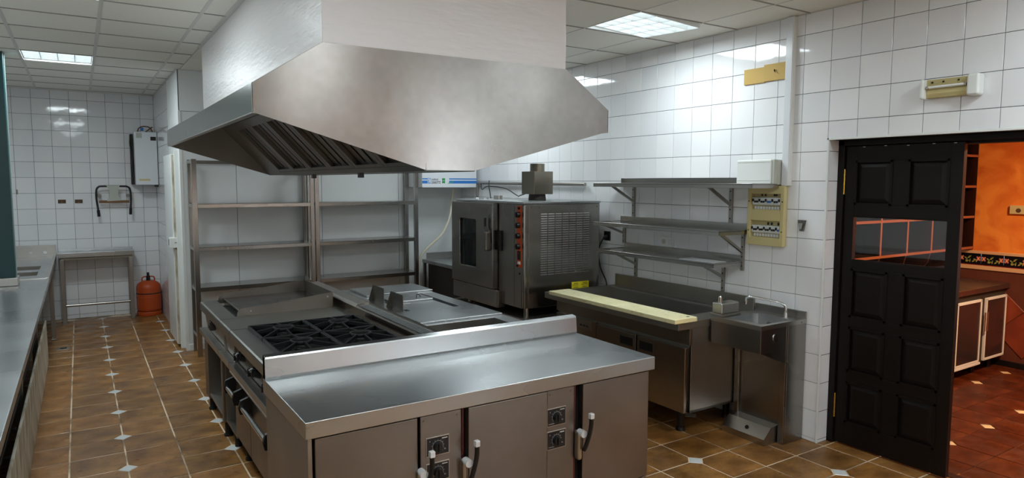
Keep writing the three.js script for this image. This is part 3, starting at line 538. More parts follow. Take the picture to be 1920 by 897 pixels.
// ---------------------------------------------------------------- storage shelves against the cold room
{
  const zf = -7.455, zb = -7.785, t = thing('storage_rack', 'tall stainless steel storage rack with long shelves against the white panels', 'shelving', [2.2, 0, (zf + zb) / 2]);
  const S = M.rackSteel = std({ color: 0xb4b2af, metalness: 1, roughness: .5, roughnessMap: brushRough, map: brushCol });
  const ys = [.70, 1.118, 1.562];
  for (const [a, b] of [[.958, 1.006], [2.150, 2.192], [2.200, 2.246], [3.405, 3.452]]) for (const [p, q] of [[zb, zb + .04], [zf - .04, zf]]) part(t, 'post', box(a, b, 0, 2.035, p, q, .003), S);
  for (const [a, b] of [[1.006, 2.150], [2.246, 3.405]]) {
    for (const y of ys) part(t, 'shelf', merge([box(a, b, y + .012, y + .018, zb, zf, .001), box(a, b, y - .024, y + .018, zf - .006, zf, .002), box(a, b, y - .024, y + .018, zb, zb + .006, .002)]), S);
    part(t, 'top_rail', merge([box(a, b, 1.995, 2.03, zb, zb + .03, .002)]), S);
    part(t, 'low_rail', merge([box(a, b, .20, .235, zb, zb + .03, .002)]), S);
  }
  for (const x of [.96, 2.153, 2.203, 3.408]) part(t, 'side_rail', merge(ys.concat([2.01, .22]).map(y => box(x, x + .035, y - .018, y + .016, zb + .04, zf - .04, .002))), S);
}
// ---------------------------------------------------------------- combi oven on its stand
{
  const x0 = 3.30, x1 = 4.165, z1 = -4.92, z0 = -6.18, yb = .675, yt = 1.628;
  const t = thing('combi_oven', 'stainless steel combi oven with glass door, orange control strip and flue box on top', 'oven', [(x0 + x1) / 2, .59, (z0 + z1) / 2]);
  const OM = M.ovenSteel = std({ color: 0xa2a09d, metalness: 1, roughness: .55, roughnessMap: brushRough, map: brushCol });
  const OS = M.ovenSide = std({ color: 0xb0aeaa, metalness: 1, roughness: .46, roughnessMap: wipeRough, map: brushCol });
  part(t, 'body', merge([box(x0 + .04, x1, yb, yt - .012, z0, z1 - .004, .004)]), OM);
  part(t, 'roof', box(x0 - .01, x1 + .006, yt - .014, yt + .008, z0 - .006, z1 + .006, .004), M.steelTop);
  part(t, 'corner_post', box(x0, x0 + .045, yb, yt - .014, z1 - .04, z1, .012), OS);
  part(t, 'side_panel', box(x0 + .05, x1 - .002, yb + .005, yt - .02, z1 - .004, z1 + .001, .002), OS, 'brushed steel panel with rows of louvres');
  for (const [x, y] of [[x0 + .075, 1.585], [3.46, 1.585], [3.98, 1.585], [4.13, 1.585], [4.13, .80], [x0 + .07, 1.0], [3.40, .695]]) part(t, 'screw', cyl([x, y, z1], [x, y, z1 + .004], .008, .006, 10), M.steelDark);
  const lg = new THREE.CylinderGeometry(.0105, .0105, .066, 10, 1, false, 0, Math.PI); lg.rotateZ(Math.PI / 2); lg.scale(1, .62, .9);
  for (let i = 0; i < 7; i++) for (let j = 0; j < 27; j++) {
    const m = shade(new THREE.Mesh(lg, M.louverSteel || (M.louverSteel = std({ color: 0xd0d0ce, metalness: 1, roughness: .3 })))); m.name = 'louvre';
    const b = offs.get(t); m.position.set(3.478 + .033 + i * .0815 - b[0], 1.522 - j * .0212 - b[1], z1 + .0005 - b[2]); t.add(m);
  }
  const lt = canvasTex(256, 112, (c, w, h) => { c.fillStyle = '#e8d92a'; c.fillRect(0, 0, w, h); c.fillStyle = '#3a3612'; c.font = 'bold 15px sans-serif'; for (const [x, y] of [[14, 24], [146, 24], [14, 72], [146, 72]]) { c.fillRect(x + 18, y - 8, 62, 7); c.fillRect(x, y + 6, 96, 3); c.fillRect(x, y + 14, 84, 3); c.fillRect(x, y + 22, 90, 3); } });
  const lgeo = new THREE.PlaneGeometry(.205, .085); lgeo.translate(3.937, .838, z1 + .0025); part(t, 'warning_label', lgeo, std({ map: lt, roughness: .5 }), 'yellow printed warning label');
  // door side (faces the island)
  part(t, 'front_frame', box(x0, x0 + .045, yb, yt - .014, -5.345, z1 - .04, .004), OM);
  part(t, 'front_seam', box(x0 - .0006, x0 + .01, yb + .01, yt - .03, -5.082, -5.078, 0), M.blackMatt);
  part(t, 'door_gap', box(x0 + .004, x0 + .03, .81, 1.608, -5.362, -5.345, .001), M.blackMatt);
  part(t, 'skirt', box(x0 - .045, x0 + .045, .628, .798, z0 - .01, -5.30, .012), OM);
  const d = part(t, 'door', (() => { const s = new THREE.Shape(); const w = -5.365 - z0, h = .8; s.moveTo(0, 0); s.lineTo(w, 0); s.lineTo(w, h); s.lineTo(0, h); s.lineTo(0, 0);
    const r = .03, a = .165, b2 = .505, c = .165, e = .645, p = new THREE.Path(); p.moveTo(a + r, c); p.lineTo(b2 - r, c); p.quadraticCurveTo(b2, c, b2, c + r); p.lineTo(b2, e - r); p.quadraticCurveTo(b2, e, b2 - r, e); p.lineTo(a + r, e); p.quadraticCurveTo(a, e, a, e - r); p.lineTo(a, c + r); p.quadraticCurveTo(a, c, a + r, c); s.holes.push(p);
    const g = new THREE.ExtrudeGeometry(s, { depth: .06, bevelEnabled: true, bevelSize: .004, bevelThickness: .004, bevelSegments: 1, curveSegments: 6 }); g.rotateY(-Math.PI / 2); g.translate(x0 + .004, .808, z0); return uvBox(g); })(), OM);
  part(d, 'window', box(x0 - .040, x0 - .034, .965, 1.460, z0 + .16, z0 + .51, .001), M.ovenGlass, 'dark oven window');
  part(d, 'window_gasket', merge([box(x0 - .046, x0 - .034, .968, .978, z0 + .165, z0 + .505, .002), box(x0 - .046, x0 - .034, 1.448, 1.457, z0 + .165, z0 + .505, .002), box(x0 - .046, x0 - .034, .97, 1.455, z0 + .164, z0 + .172, .002), box(x0 - .046, x0 - .034, .97, 1.455, z0 + .498, z0 + .506, .002)]), M.brownRubber);
  part(d, 'door_edge', box(x0 - .062, x0 - .03, .815, 1.60, -5.452, -5.372, .008), OM);
  part(d, 'handle', merge([box(x0 - .125, x0 - .07, 1.165, 1.345, -5.425, -5.375, .012), bar([x0 - .09, 1.335, -5.40], [x0 - .09, 1.39, -5.455], .02, .02), box(x0 - .10, x0 - .04, 1.20, 1.24, -5.42, -5.38, .004)]), M.steelDark, 'steel pull handle');
  part(d, 'handle_grip', box(x0 - .098, x0 - .078, 1.365, 1.475, -5.466, -5.444, .006), M.blackPlastic);
  part(t, 'latch', box(x0 - .02, x0 + .004, 1.17, 1.36, -5.33, -5.285, .006), M.blackPlastic);
  const cs = part(t, 'control_strip', box(x0 - .004, x0 + .004, 1.045, 1.600, -5.036, -4.958, .002), M.orangePlate, 'orange control strip');
  for (const y of [1.52, 1.425, 1.33, 1.235]) { part(cs, 'knob', merge([cyl([x0 - .004, y, -5.0], [x0 - .034, y, -5.0], .026, .022, 20), box(x0 - .042, x0 - .02, y - .024, y + .024, -5.005, -4.995, .002)]), M.blackPlastic); }
  part(cs, 'knob', cyl([x0 - .004, 1.578, -4.995], [x0 - .016, 1.578, -4.995], .012, .012, 14), M.blackPlastic);
  part(cs, 'display', box(x0 - .010, x0, 1.115, 1.195, -5.018, -4.972, .002), M.brownRubber);
  part(cs, 'indicator', box(x0 - .012, x0 - .004, 1.170, 1.182, -5.006, -4.984, .001), M.redStrip);
  part(cs, 'switch', box(x0 - .012, x0, 1.075, 1.10, -5.010, -4.975, .002), M.plasticWhite);
  part(cs, 'button', cyl([x0 - .002, 1.06, -5.02], [x0 - .014, 1.06, -5.02], .011, .011, 12), M.blackPlastic);
  part(t, 'key_hole', cyl([x0 + .002, .99, -4.99], [x0 - .003, .99, -4.99], .01, .01, 12), M.blackMatt);
  part(t, 'flue_box', box(3.655, 3.875, 1.695, 1.915, -5.50, -5.28, .003), M.flueSteel = std({ color: 0x9c988e, metalness: 1, roughness: .5, roughnessMap: brushRough, map: grimeCol }));
  part(t, 'flue_collar', cyl([3.765, 1.63, -5.39], [3.765, 1.70, -5.39], .088, .080, 28), M.brownRubber);
  part(t, 'flue_outlet', merge([cyl([3.765, 1.91, -5.39], [3.765, 1.99, -5.39], .072, .072, 28)]), M.flueSteel);
  part(t, 'vent_cap', cyl([3.60, 1.632, -5.85], [3.60, 1.675, -5.85], .045, .045, 24), M.steel);
  part(t, 'pipe_fitting', merge([cyl([3.42, 1.632, -5.95], [3.42, 1.655, -5.95], .025, .02, 14), cyl([3.48, 1.632, -5.90], [3.48, 1.65, -5.90], .03, .03, 14)]), M.chrome);
  for (const x of [3.345, 4.08]) for (const z of [z1 - .03, -5.98]) part(t, 'leg', cyl([x, .592, z], [x, .69, z], .023, .023, 18), M.steel);
  const s = thing('oven_stand', 'low steel stand carrying the combi oven', 'stand', [3.73, 0, -5.55]);
  part(s, 'stand_top', merge([box(3.27, 4.17, .545, .592, -4.90, -4.86, .003), box(3.27, 4.17, .545, .592, -6.20, -6.16, .003), box(3.27, 3.31, .545, .592, -6.16, -4.90, .003), box(4.13, 4.17, .545, .592, -6.16, -4.90, .003), box(3.31, 4.13, .585, .590, -6.16, -4.90, .001)]), M.steelDull);
  part(s, 'stand_shelf', box(3.30, 4.15, .16, .18, -6.17, -4.90, .003), M.steelDull);
  for (const x of [3.30, 4.13]) for (const z of [-6.17, -4.90]) part(s, 'leg', box(x - .02, x + .02, 0, .55, z - .02, z + .02, .003), M.steelDark);
}
{ // power cord of the oven
  const c = thing('power_cord', 'black power cord hanging from the wall outlet behind the combi oven', 'cord', [4.2, 1.0, -4.87]);
  part(c, 'cable', tube([[4.215, 1.29, -4.885], [4.185, 1.26, -4.90], [4.178, 1.15, -4.945], [4.19, 1.0, -4.93], [4.20, .88, -4.86], [4.205, .80, -4.84]], .007, 40, 8), M.blackPlastic);
  part(c, 'plug', cyl([4.232, 1.295, -4.885], [4.195, 1.28, -4.892], .02, .014, 14), M.blackPlastic);
  const o = thing('wall_outlet', 'black wall outlet beside the combi oven', 'socket', [4.235, 1.3, -4.885]);
  part(o, 'face_plate', box(4.233, 4.2425, 1.255, 1.345, -4.935, -4.845, .003), M.blackPlastic);
  const w = thing('wall_outlet', 'white double wall outlet between the middle and lower wall shelf', 'socket', [4.235, 1.3, -4.1]);
  part(w, 'face_plate', box(4.233, 4.2425, 1.262, 1.345, -4.185, -4.03, .003), M.plasticWhite);
  part(w, 'socket_cup', (() => { const g = cyl([4.2325, 1.303, -4.145], [4.2315, 1.303, -4.145], .022, .022, 20); return g; })(), M.greySeat);
  part(w, 'rocker', box(4.230, 4.2335, 1.28, 1.325, -4.092, -4.05, .002), M.enamel);
}
// ---------------------------------------------------------------- corner behind the oven
{
  const t = thing('corner_table', 'steel corner table with a dark base between the oven and the white panels', 'table', [3.88, 0, -6.95]);
  part(t, 'table_top', box(3.545, 4.235, .815, .855, -7.56, -6.22, .004), M.steelTop);
  part(t, 'upstand', merge([box(3.61, 4.235, .85, .93, -7.575, -7.562, .002), box(4.22, 4.235, .85, .93, -7.56, -6.22, .002)]), M.steel);
  part(t, 'dark_side', box(3.60, 3.62, .12, .815, -7.50, -6.25, .002), M.brownRubber, 'dark brown side panel');
  for (const z of [-7.53, -6.27]) for (const x of [3.565, 4.21]) part(t, 'leg', box(x - .018, x + .018, 0, .82, z - .018, z + .018, .003), M.steel);
  const u = thing('cooling_unit', 'white wall-mounted cooling unit with blue stripe and clover logo above the corner table', 'cooling unit', [3.83, 1.74, -7.55]);
  part(u, 'casing', box(3.455, 4.205, 1.742, 2.45, ZC + .001, -7.352, .012), M.enamel);
  const tx = canvasTex(1024, 640, (c, w, h) => { c.fillStyle = '#e4e9ef'; c.fillRect(0, 0, w, h); c.fillStyle = '#2f7fd0'; c.fillRect(0, 540, w, 14); c.fillRect(0, 566, w, 32); c.fillStyle = '#e4e9ef'; c.fillRect(96, 536, 400, 66);
    c.strokeStyle = '#4f8fd6'; c.lineWidth = 5; c.strokeRect(102, 540, 52, 56); c.fillStyle = '#4f8fd6'; c.fillRect(112, 556, 12, 30); c.fillRect(130, 548, 16, 8); c.fillRect(112, 586, 34, 5);
    c.fillStyle = '#1d2126'; c.font = 'bold 30px sans-serif'; c.fillText('uniblock', 168, 564); c.font = 'bold 40px sans-serif'; c.fillText('ZANOTTI', 168, 600);
    c.fillStyle = '#1f9a4a'; for (const [x, y] of [[378, 552], [406, 552], [378, 582], [406, 582]]) { c.beginPath(); c.arc(x, y, 15, 0, 7); c.fill(); } c.font = 'italic bold 26px sans-serif'; c.fillStyle = '#58b56a'; c.save(); c.translate(470, 606); c.rotate(-.2); c.fillText('ecologico', 0, 0); c.restore();
    c.fillStyle = '#1d3f66'; c.fillRect(850, 400, 120, 40); c.fillStyle = '#8fb4d8'; c.fillRect(864, 408, 40, 22); });
  const g = new THREE.PlaneGeometry(.745, .70); g.translate(3.83, 2.096, -7.3513); part(u, 'front_print', g, std({ map: tx, roughness: .3 }), 'printed front with blue stripe and logo');
  part(u, 'bottom_grille', box(3.50, 4.16, 1.735, 1.743, -7.74, -7.40, .002), M.greySeat);
  const h = thing('drain_hose', 'pale cream hose curving from the cooling unit down behind the corner table', 'hose', [3.6, .5, -7.55]);
  part(h, 'hose', tube([[4.02, 1.715, -7.62], [4.0, 1.62, -7.62], [3.93, 1.38, -7.55], [3.80, 1.16, -7.52], [3.61, .99, -7.545], [3.525, .88, -7.56], [3.50, .72, -7.57], [3.50, .45, -7.57], [3.50, .2, -7.57]], .014, 90, 10), M.hose);
  const p = thing('conduit', 'thin steel conduit pipe running along the tiled wall behind the oven', 'pipe', [4.21, 1.75, -6.4]);
  part(p, 'pipe', merge([cyl([4.212, 1.80, -7.345], [4.212, 1.79, -5.2], .017, .017, 14), cyl([4.212, 1.80, -7.345], [4.212, .94, -7.345], .016, .016, 12)]), M.steelDull);
  const k = thing('loose_cable', 'thin black cables looping from the conduit over the oven roof', 'cable', [4.1, 1.7, -6.8]);
  part(k, 'cable', tube([[4.182, 1.79, -7.2], [4.14, 1.72, -7.1], [4.10, 1.76, -6.9], [4.15, 1.74, -6.6], [4.0, 1.665, -6.1], [3.9, 1.67, -5.9], [3.82, 1.73, -5.51]], .006, 60, 6), M.blackPlastic);
  part(k, 'cable', tube([[4.18, 1.83, -7.0], [4.165, 1.75, -6.98], [4.18, 1.62, -6.96], [4.19, 1.5, -6.95], [4.195, 1.3, -6.95]], .006, 30, 6), M.blackPlastic);
}
// ---------------------------------------------------------------- sink counter on the tiled wall
{
  const x0 = 3.425, x1 = 4.236, z0 = -4.78, z1 = -3.197, yt = .845, cx = 3.545;
  const t = thing('sink_counter', 'stainless steel counter with a long open basin and two cupboard doors', 'counter', [3.85, 0, (z0 + z1) / 2]);
  const bx0 = 3.635, bx1 = 4.13, bz0 = -4.69, bz1 = -3.36;
  part(t, 'worktop', merge([box(x0, bx0, .79, yt, z0, z1, .004), box(bx1, x1, .79, yt, z0, z1, .003), box(bx0, bx1, .79, yt, z0, bz0, .002), box(bx0, bx1, .79, yt, bz1, z1, .002)]), M.steelDull);
  part(t, 'basin', merge([box(bx0, bx1, .596, .60, bz0, bz1, .001), box(bx0 - .002, bx0 + .002, .60, .847, bz0, bz1, .001), box(bx1 - .002, bx1 + .002, .60, .847, bz0, bz1, .001), box(bx0, bx1, .60, .847, bz0 - .002, bz0 + .002, .001), box(bx0, bx1, .60, .847, bz1 - .002, bz1 + .002, .001), box(bx1 - .012, bx1 + .002, .835, .850, bz0, bz1, .004)]), M.steel);
  part(t, 'upstand', merge([box(x1 - .016, x1, .84, .955, z0 + .03, z1, .003)]), M.steelDull);
  part(t, 'body', merge([box(cx + .02, 4.20, .18, .79, z1 + .0 - .024, z1 - .006, .002), box(cx + .02, 4.20, .18, .79, z0 + .02, z0 + .04, .002), box(cx + .02, 4.20, .18, .20, z0 + .02, z1 - .006, .002), box(4.18, 4.20, .18, .79, z0 + .02, z1 - .01, .002), box(cx + .02, cx + .035, .18, .79, z0 + .02, z1 - .01, .001)]), M.steelDull);
  part(t, 'fascia', box(cx, cx + .03, .672, .79, z0 + .02, z1 - .004, .003), M.copperSteel = std({ color: 0xb0a9a2, metalness: 1, roughness: .6, roughnessMap: brushRough, map: grimeCol }));
  const cp = part(t, 'control_panel', box(cx, cx + .03, .20, .655, z0 + .02, -4.215, .003), M.copperSteel);
  part(cp, 'switch_plate', box(cx - .003, cx + .002, .575, .655, -4.66, -4.27, .002), M.steelDull);
  part(cp, 'switch', cyl([cx, .605, -4.56], [cx - .012, .605, -4.56], .014, .012, 14), M.redStrip);
  for (const z of [-4.42, -4.38, -4.34]) part(cp, 'button', box(cx - .008, cx, .595, .610, z, z + .028, .003), M.brownRubber);
  part(cp, 'grille', box(cx - .004, cx + .004, .30, .50, -4.70, -4.26, .002), M.blackMatt);
  for (const [a, b, h0] of [[-4.185, -3.722, -3.895], [-3.705, -3.222, -3.68]]) {
    const d = part(t, 'door', box(cx - .022, cx + .018, .178, .652, a, b, .005), M.copperSteel);
    part(d, 'handle_recess', merge([box(cx - .0245, cx - .02, .552, .622, h0, h0 + .15, .002)]), M.blackPlastic, 'black recessed grip');
    part(d, 'grip_lip', box(cx - .027, cx - .022, .548, .556, h0 - .003, h0 + .153, .001), M.steelDark);
    part(d, 'grip_frame', merge([box(cx - .027, cx - .022, .618, .626, h0 - .003, h0 + .153, .001), box(cx - .027, cx - .022, .548, .626, h0 - .004, h0 + .002, .001), box(cx - .027, cx - .022, .548, .626, h0 + .148, h0 + .154, .001)]), M.steelDark);
  }
  for (const x of [3.64, 4.14]) for (const z of [z0 + .12, z1 - .16]) part(t, 'leg', merge([cyl([x, .02, z], [x, .19, z], .024, .03, 18), cyl([x, 0, z], [x, .025, z], .036, .03, 18)]), M.blackPlastic);
  const b = thing('cutting_board', 'long cream cutting board lying along the front edge of the sink counter', 'board', [3.48, yt, -3.9]);
  const bd = part(b, 'board', box(3.365, 3.585, yt + .001, yt + .033, -4.635, -3.172, .005), M.board);
  part(bd, 'hanging_hole', cyl([3.535, yt + .03, -3.215], [3.535, yt + .0338, -3.215], .012, .012, 16), M.brownRubber);
}
// ---------------------------------------------------------------- hand basin
{
  const x0 = 3.74, x1 = 4.236, z0 = -3.192, z1 = -2.768, yt = .865;
  const t = thing('hand_basin', 'stainless steel pedestal hand basin with pedal box beside the doorway', 'basin', [4.0, 0, (z0 + z1) / 2]);
  const S = M.basinSteel = std({ color: 0xa6a4a1, metalness: 1, roughness: .55, roughnessMap: brushRough, map: brushCol });
  const bx0 = 3.80, bx1 = 4.11, bz0 = -3.10, bz1 = -2.80;
  const bowl = new THREE.Shape(); { const r = .06; bowl.moveTo(bx0 + r, bz0); bowl.lineTo(bx1 - r, bz0); bowl.quadraticCurveTo(bx1, bz0, bx1, bz0 + r); bowl.lineTo(bx1, bz1 - r); bowl.quadraticCurveTo(bx1, bz1, bx1 - r, bz1); bowl.lineTo(bx0 + r, bz1); bowl.quadraticCurveTo(bx0, bz1, bx0, bz1 - r); bowl.lineTo(bx0, bz0 + r); bowl.quadraticCurveTo(bx0, bz0, bx0 + r, bz0); }
  { const o = new THREE.Shape([[x0, z0], [x1, z0], [x1, z1], [x0, z1]].map(p => new THREE.Vector2(...p))); o.holes.push(new THREE.Path(bowl.getPoints(8))); const g = new THREE.ExtrudeGeometry(o, { depth: .03, bevelEnabled: false }); g.rotateX(Math.PI / 2); g.translate(0, yt, 0); part(t, 'rim', uvBox(g), M.steel); }
  const ring2 = bowl.getPoints(8), pos = [], cxx = (bx0 + bx1) / 2, czz = (bz0 + bz1) / 2, lev = [[1, yt - .001], [.99, .83], [.93, .74], [.80, .715], [0, .71]];
  for (let k = 0; k < lev.length - 1; k++) for (let i = 0; i < ring2.length - 1; i++) { const P = (p, l) => [cxx + (p.x - cxx) * l[0], l[1], czz + (p.y - czz) * l[0]]; const a = P(ring2[i], lev[k]), b = P(ring2[i + 1], lev[k]), c = P(ring2[i], lev[k + 1]), d = P(ring2[i + 1], lev[k + 1]); pos.push(...a, ...b, ...c, ...b, ...d, ...c); }
  const bg = new THREE.BufferGeometry(); bg.setAttribute('position', new THREE.Float32BufferAttribute(pos, 3)); bg.computeVertexNormals(); part(t, 'bowl', uvBox(bg), std({ color: 0xc8cacb, metalness: 1, roughness: .3, side: THREE.DoubleSide }));
  part(t, 'overflow', cyl([bx1 - .01, .80, -2.97], [bx1 - .006, .80, -2.97], .022, .022, 18), M.chrome);
  part(t, 'upstand', box(x1 - .012, x1, .86, .915, z0 + .005, z1, .003), S);
  part(t, 'apron', merge([box(x0, x0 + .015, .676, .837, z0, z1, .003), box(x0, x1, .676, .837, z0, z0 + .012, .002)]), S);
  part(t, 'side_cheek', merge([prismZ([[x0 + .01, .837], [x0 + .01, .68], [x0 + .06, .66], [4.01, .575], [4.01, .837]], z1 - .012, z1 - .002)]), S);
  part(t, 'pedestal', merge([box(4.035, x1, 0, .837, z1 - .014, z1, .003), box(4.035, x1, 0, .837, z0, z0 + .014, .003), box(4.015, 4.035, 0, .837, z1 - .045, z1, .003), box(4.015, 4.035, 0, .68, z0, z0 + .04, .003)]), S);
  part(t, 'knee_panel', box(4.038, 4.046, .10, .68, z0 + .035, z1 - .04, .002), S);
  part(t, 'knee_button', merge([cyl([3.895, .772, z1 - .003], [3.895, .772, z1 + .003], .025, .025, 24)]), M.chrome);
  part(t, 'faucet', merge([cyl([4.15, .863, -2.875], [4.15, .90, -2.875], .016, .013, 18), tube([[4.15, .89, -2.875], [4.15, .93, -2.876], [4.145, .955, -2.89], [4.125, .97, -2.94], [4.07, .985, -3.04], [4.04, .99, -3.09], [4.03, .978, -3.115], [4.03, .955, -3.12]], .0095, 50, 12), cyl([4.03, .935, -3.12], [4.03, .96, -3.12], .012, .012, 14)]), M.chrome, 'chrome swan neck faucet');
  part(t, 'pedal_box', prismZ([[3.885, 0], [3.885, .045], [3.955, .115], [4.04, .125], [4.04, 0]], z0 + .012, z1 - .055), M.steel);
  part(t, 'pedal_hole', (() => { const g = cyl([3.915, .083, -2.99], [3.9185, .0795, -2.99], .014, .014, 18); return g; })(), M.blackMatt);
  part(t, 'screw', cyl([4.18, .845, z1 - .002], [4.18, .845, z1 + .003], .005, .005, 10), M.steelDark);
  const s = thing('soap_dispenser', 'small steel soap box with a push pump on the corner of the hand basin', 'dispenser', [3.84, .865, -3.15]);
  part(s, 'box', box(3.765, 3.955, .882, .962, -3.205, -3.115, .012), M.steel);
  part(s, 'foot', box(3.755, 3.965, .866, .884, -3.212, -3.108, .003), M.steelDull);
  part(s, 'rust_edge', merge([box(3.7635, 3.7665, .872, .885, -3.20, -3.12, .001)]), std({ color: 0x6e3f22, roughness: .9 }), 'rusty lower edge');
  part(s, 'pump', merge([cyl([3.80, .96, -3.16], [3.80, 1.0, -3.16], .013, .013, 16), cyl([3.80, 1.0, -3.16], [3.80, 1.008, -3.16], .010, .006, 16)]), M.chrome);
}
// ---------------------------------------------------------------- wall shelves
{
  const S = M.shelfSteel = std({ color: 0xb9b7b4, metalness: 1, roughness: .42, roughnessMap: brushRough, map: brushCol });
  const shelf = (label, y, z0, z1, br) => {
    const t = thing('wall_shelf', label, 'shelf', [4.07, y, (z0 + z1) / 2], 'steel wall shelves above the sink counter');
    part(t, 'shelf_plate', merge([box(3.90, XR - .002, y - .004, y, z0, z1, .001), box(3.90, 3.906, y - .028, y + .006, z0, z1, .002), box(3.90, XR - .01, y - .028, y + .006, z0, z0 + .005, .001), box(3.90, XR - .01, y - .028, y + .006, z1 - .005, z1, .001)]), S);
    part(t, 'back_lip', box(XR - .012, XR - .006, y - .003, y + .05, z0, z1, .001), S);
    for (const [z, drop] of br) {
      const b = part(t, 'bracket', merge([box(XR - .022, XR - .003, y - drop, y - .004, z - .013, z + .013, .002), bar([XR - .012, y - drop * .55, z], [3.955, y - .012, z], .02, .018)]), M.steelDull);
      for (const f of [.15, .38, .62, .85]) part(b, 'bracket_hole', cyl([XR - .0225, y - drop * f - .01, z], [XR - .0215, y - drop * f - .01, z], .006, .006, 10), M.blackMatt);
    }
  };
  shelf('uppermost of three steel wall shelves, ending behind the white box', 1.800, -4.70, -3.0, [[-4.525, .30], [-3.44, .30]]);
  shelf('middle steel wall shelf ending at the cream breaker panel', 1.452, -4.70, -3.272, [[-4.645, .20], [-3.318, .31]]);
  shelf('lowest steel wall shelf with a sheet of paper on it', 1.208, -4.645, -3.315, [[-4.482, .25], [-3.495, .25]]);
  const p = thing('paper_sheet', 'white paper sheet lying on the lowest wall shelf', 'paper', [4.05, 1.21, -3.5]);
  const g = box(3.97, 4.12, 1.2095, 1.212, -3.72, -3.38, 0); part(p, 'sheet', g, M.paper);
}
// ---------------------------------------------------------------- small things on the tiled wall
{
  const t = thing('breaker_panel', 'cream electrical breaker panel with two open rows of switches', 'breaker panel', [4.2, 1.355, -3.1]);
  const z0 = -3.262, z1 = -2.952, y0 = 1.352, y1 = 1.790, xf = 4.195;
  part(t, 'back_box', box(4.225, XR, y0 + .005, y1 - .005, z0 + .005, z1 - .005, .003), M.creamDark);
  part(t, 'frame', merge([box(xf, 4.23, y0, y0 + .062, z0, z1, .006), box(xf, 4.23, y1 - .06, y1, z0, z1, .006), box(xf, 4.23, y0 + .05, y1 - .05, z0, z0 + .032, .005), box(xf, 4.23, y0 + .05, y1 - .05, z1 - .032, z1, .005), box(xf, 4.23, 1.535, 1.618, z0 + .03, z1 - .03, .005)]), M.cream);
  const row = (yc, n, blues) => {
    part(t, 'rail', box(4.212, 4.226, yc - .032, yc + .028, z0 + .034, z1 - .034, .002), M.greySeat);
    for (let i = 0; i < n; i++) { const w = (z1 - z0 - .072) / n, z = z0 + .036 + i * w; const sw = part(t, 'breaker', box(4.203, 4.214, yc - .026, yc + .024, z + .001, z + w - .001, .002), M.plasticWhite); part(sw, 'toggle', box(4.194, 4.205, yc - (i % 3 ? .012 : .004), yc + (i % 3 ? .002 : .016), z + w * .2, z + w * .8, .001), blues.includes(i) ? M.blue : M.blackPlastic); }
  };
  row(1.678, 13, [7, 8]); row(1.474, 14, [13]);
  for (const [y, list] of [[1.724, [.10, .13, .205, .222]], [1.514, [.16, .19, .245]]]) for (const d of list) part(t, 'blank_slot', box(4.218, 4.2245, y - .01, y + .01, z0 + d, z0 + d + .012, .001), M.blackPlastic);
  for (const y of [1.632, 1.432]) for (let i = 0; i < 9; i++) part(t, 'label_tag', box(4.2195, 4.2245, y - .014, y + .006, z0 + .045 + i * .024, z0 + .062 + i * .024, .001), M.paper);
  for (const z of [z0 + .014, z1 - .014]) for (const y of [1.675, 1.46]) part(t, 'screw', cyl([xf - .001, y, z], [xf + .004, y, z], .005, .005, 10), M.blackPlastic);
  const b = thing('switch_box', 'white plastic box with hinged cover above the cream breaker panel', 'box', [4.19, 1.795, -3.13]);
  part(b, 'back_box', box(4.17, XR, 1.797, 1.975, -3.305, -2.994, .006), M.greySeat);
  part(b, 'cover', box(4.130, 4.172, 1.800, 1.978, -3.320, -3.02, .010), M.plasticWhite);
  part(b, 'cover_line', merge([box(4.1285, 4.131, 1.958, 1.960, -3.31, -3.03, 0), box(4.1285, 4.131, 1.826, 1.828, -3.31, -3.03, 0)]), M.greySeat);
  part(b, 'hinge_side', box(4.135, 4.172, 1.800, 1.978, -3.018, -2.994, .008), M.greySeat);
  const k = thing('cable_trunking', 'white vertical cable trunking rising from the switch box to the ceiling', 'trunking', [4.22, 1.79, -2.95]);
  part(k, 'channel', box(4.205, XR, 1.79, CEIL - .004, -2.990, -2.930, .003), M.plasticWhite);
  part(k, 'channel_lid', box(4.202, 4.206, 1.792, CEIL - .006, -2.984, -2.936, .001), M.enamel);
  const w1 = thing('wooden_plate', 'plain yellowish board on the tiles, the one farther from the white trunking', 'plate', [4.235, 2.54, -3.27]); part(w1, 'board', box(4.230, XR, 2.540, 2.652, -3.357, -3.178, .002), M.woodYellow);
  const w2 = thing('wooden_plate', 'yellowish board with a small wire stub next to the white trunking', 'plate', [4.235, 2.55, -3.09]); const bb = part(w2, 'board', box(4.228, XR, 2.545, 2.665, -3.183, -2.998, .002), M.woodYellow);
  part(bb, 'wire_stub', tube([[4.228, 2.612, -3.09], [4.218, 2.62, -3.088], [4.214, 2.606, -3.084], [4.212, 2.598, -3.072]], .003, 16, 6), M.blackPlastic);
  const o = thing('bottle_opener', 'small grey metal bottle opener screwed to the tiles beside the breaker panel', 'bottle opener', [4.235, 1.475, -2.833]);
  part(o, 'plate', prismX([[-2.866, 1.552], [-2.802, 1.552], [-2.818, 1.474], [-2.848, 1.474]], 4.232, 4.239), M.steelDark);
  part(o, 'claw', prismX([[-2.85, 1.53], [-2.818, 1.53], [-2.826, 1.49], [-2.842, 1.49]], 4.220, 4.233), M.steel);
  for (const y of [1.542, 1.484]) part(o, 'screw', cyl([4.2325, y, -2.833], [4.229, y, -2.833], .005, .004, 10), M.steelDark);
  const e = thing('emergency_light', 'cream emergency light with a bare tube and white end caps above the doorway', 'light', [4.22, 2.3, -1.905]);
  part(e, 'back_plate', box(4.205, XR, 2.306, 2.412, -2.045, -1.765, .004), M.creamDark);
  part(e, 'reflector', prismZ([[4.206, 2.318], [4.200, 2.33], [4.200, 2.352], [4.206, 2.356]], -2.035, -1.81), M.cream);
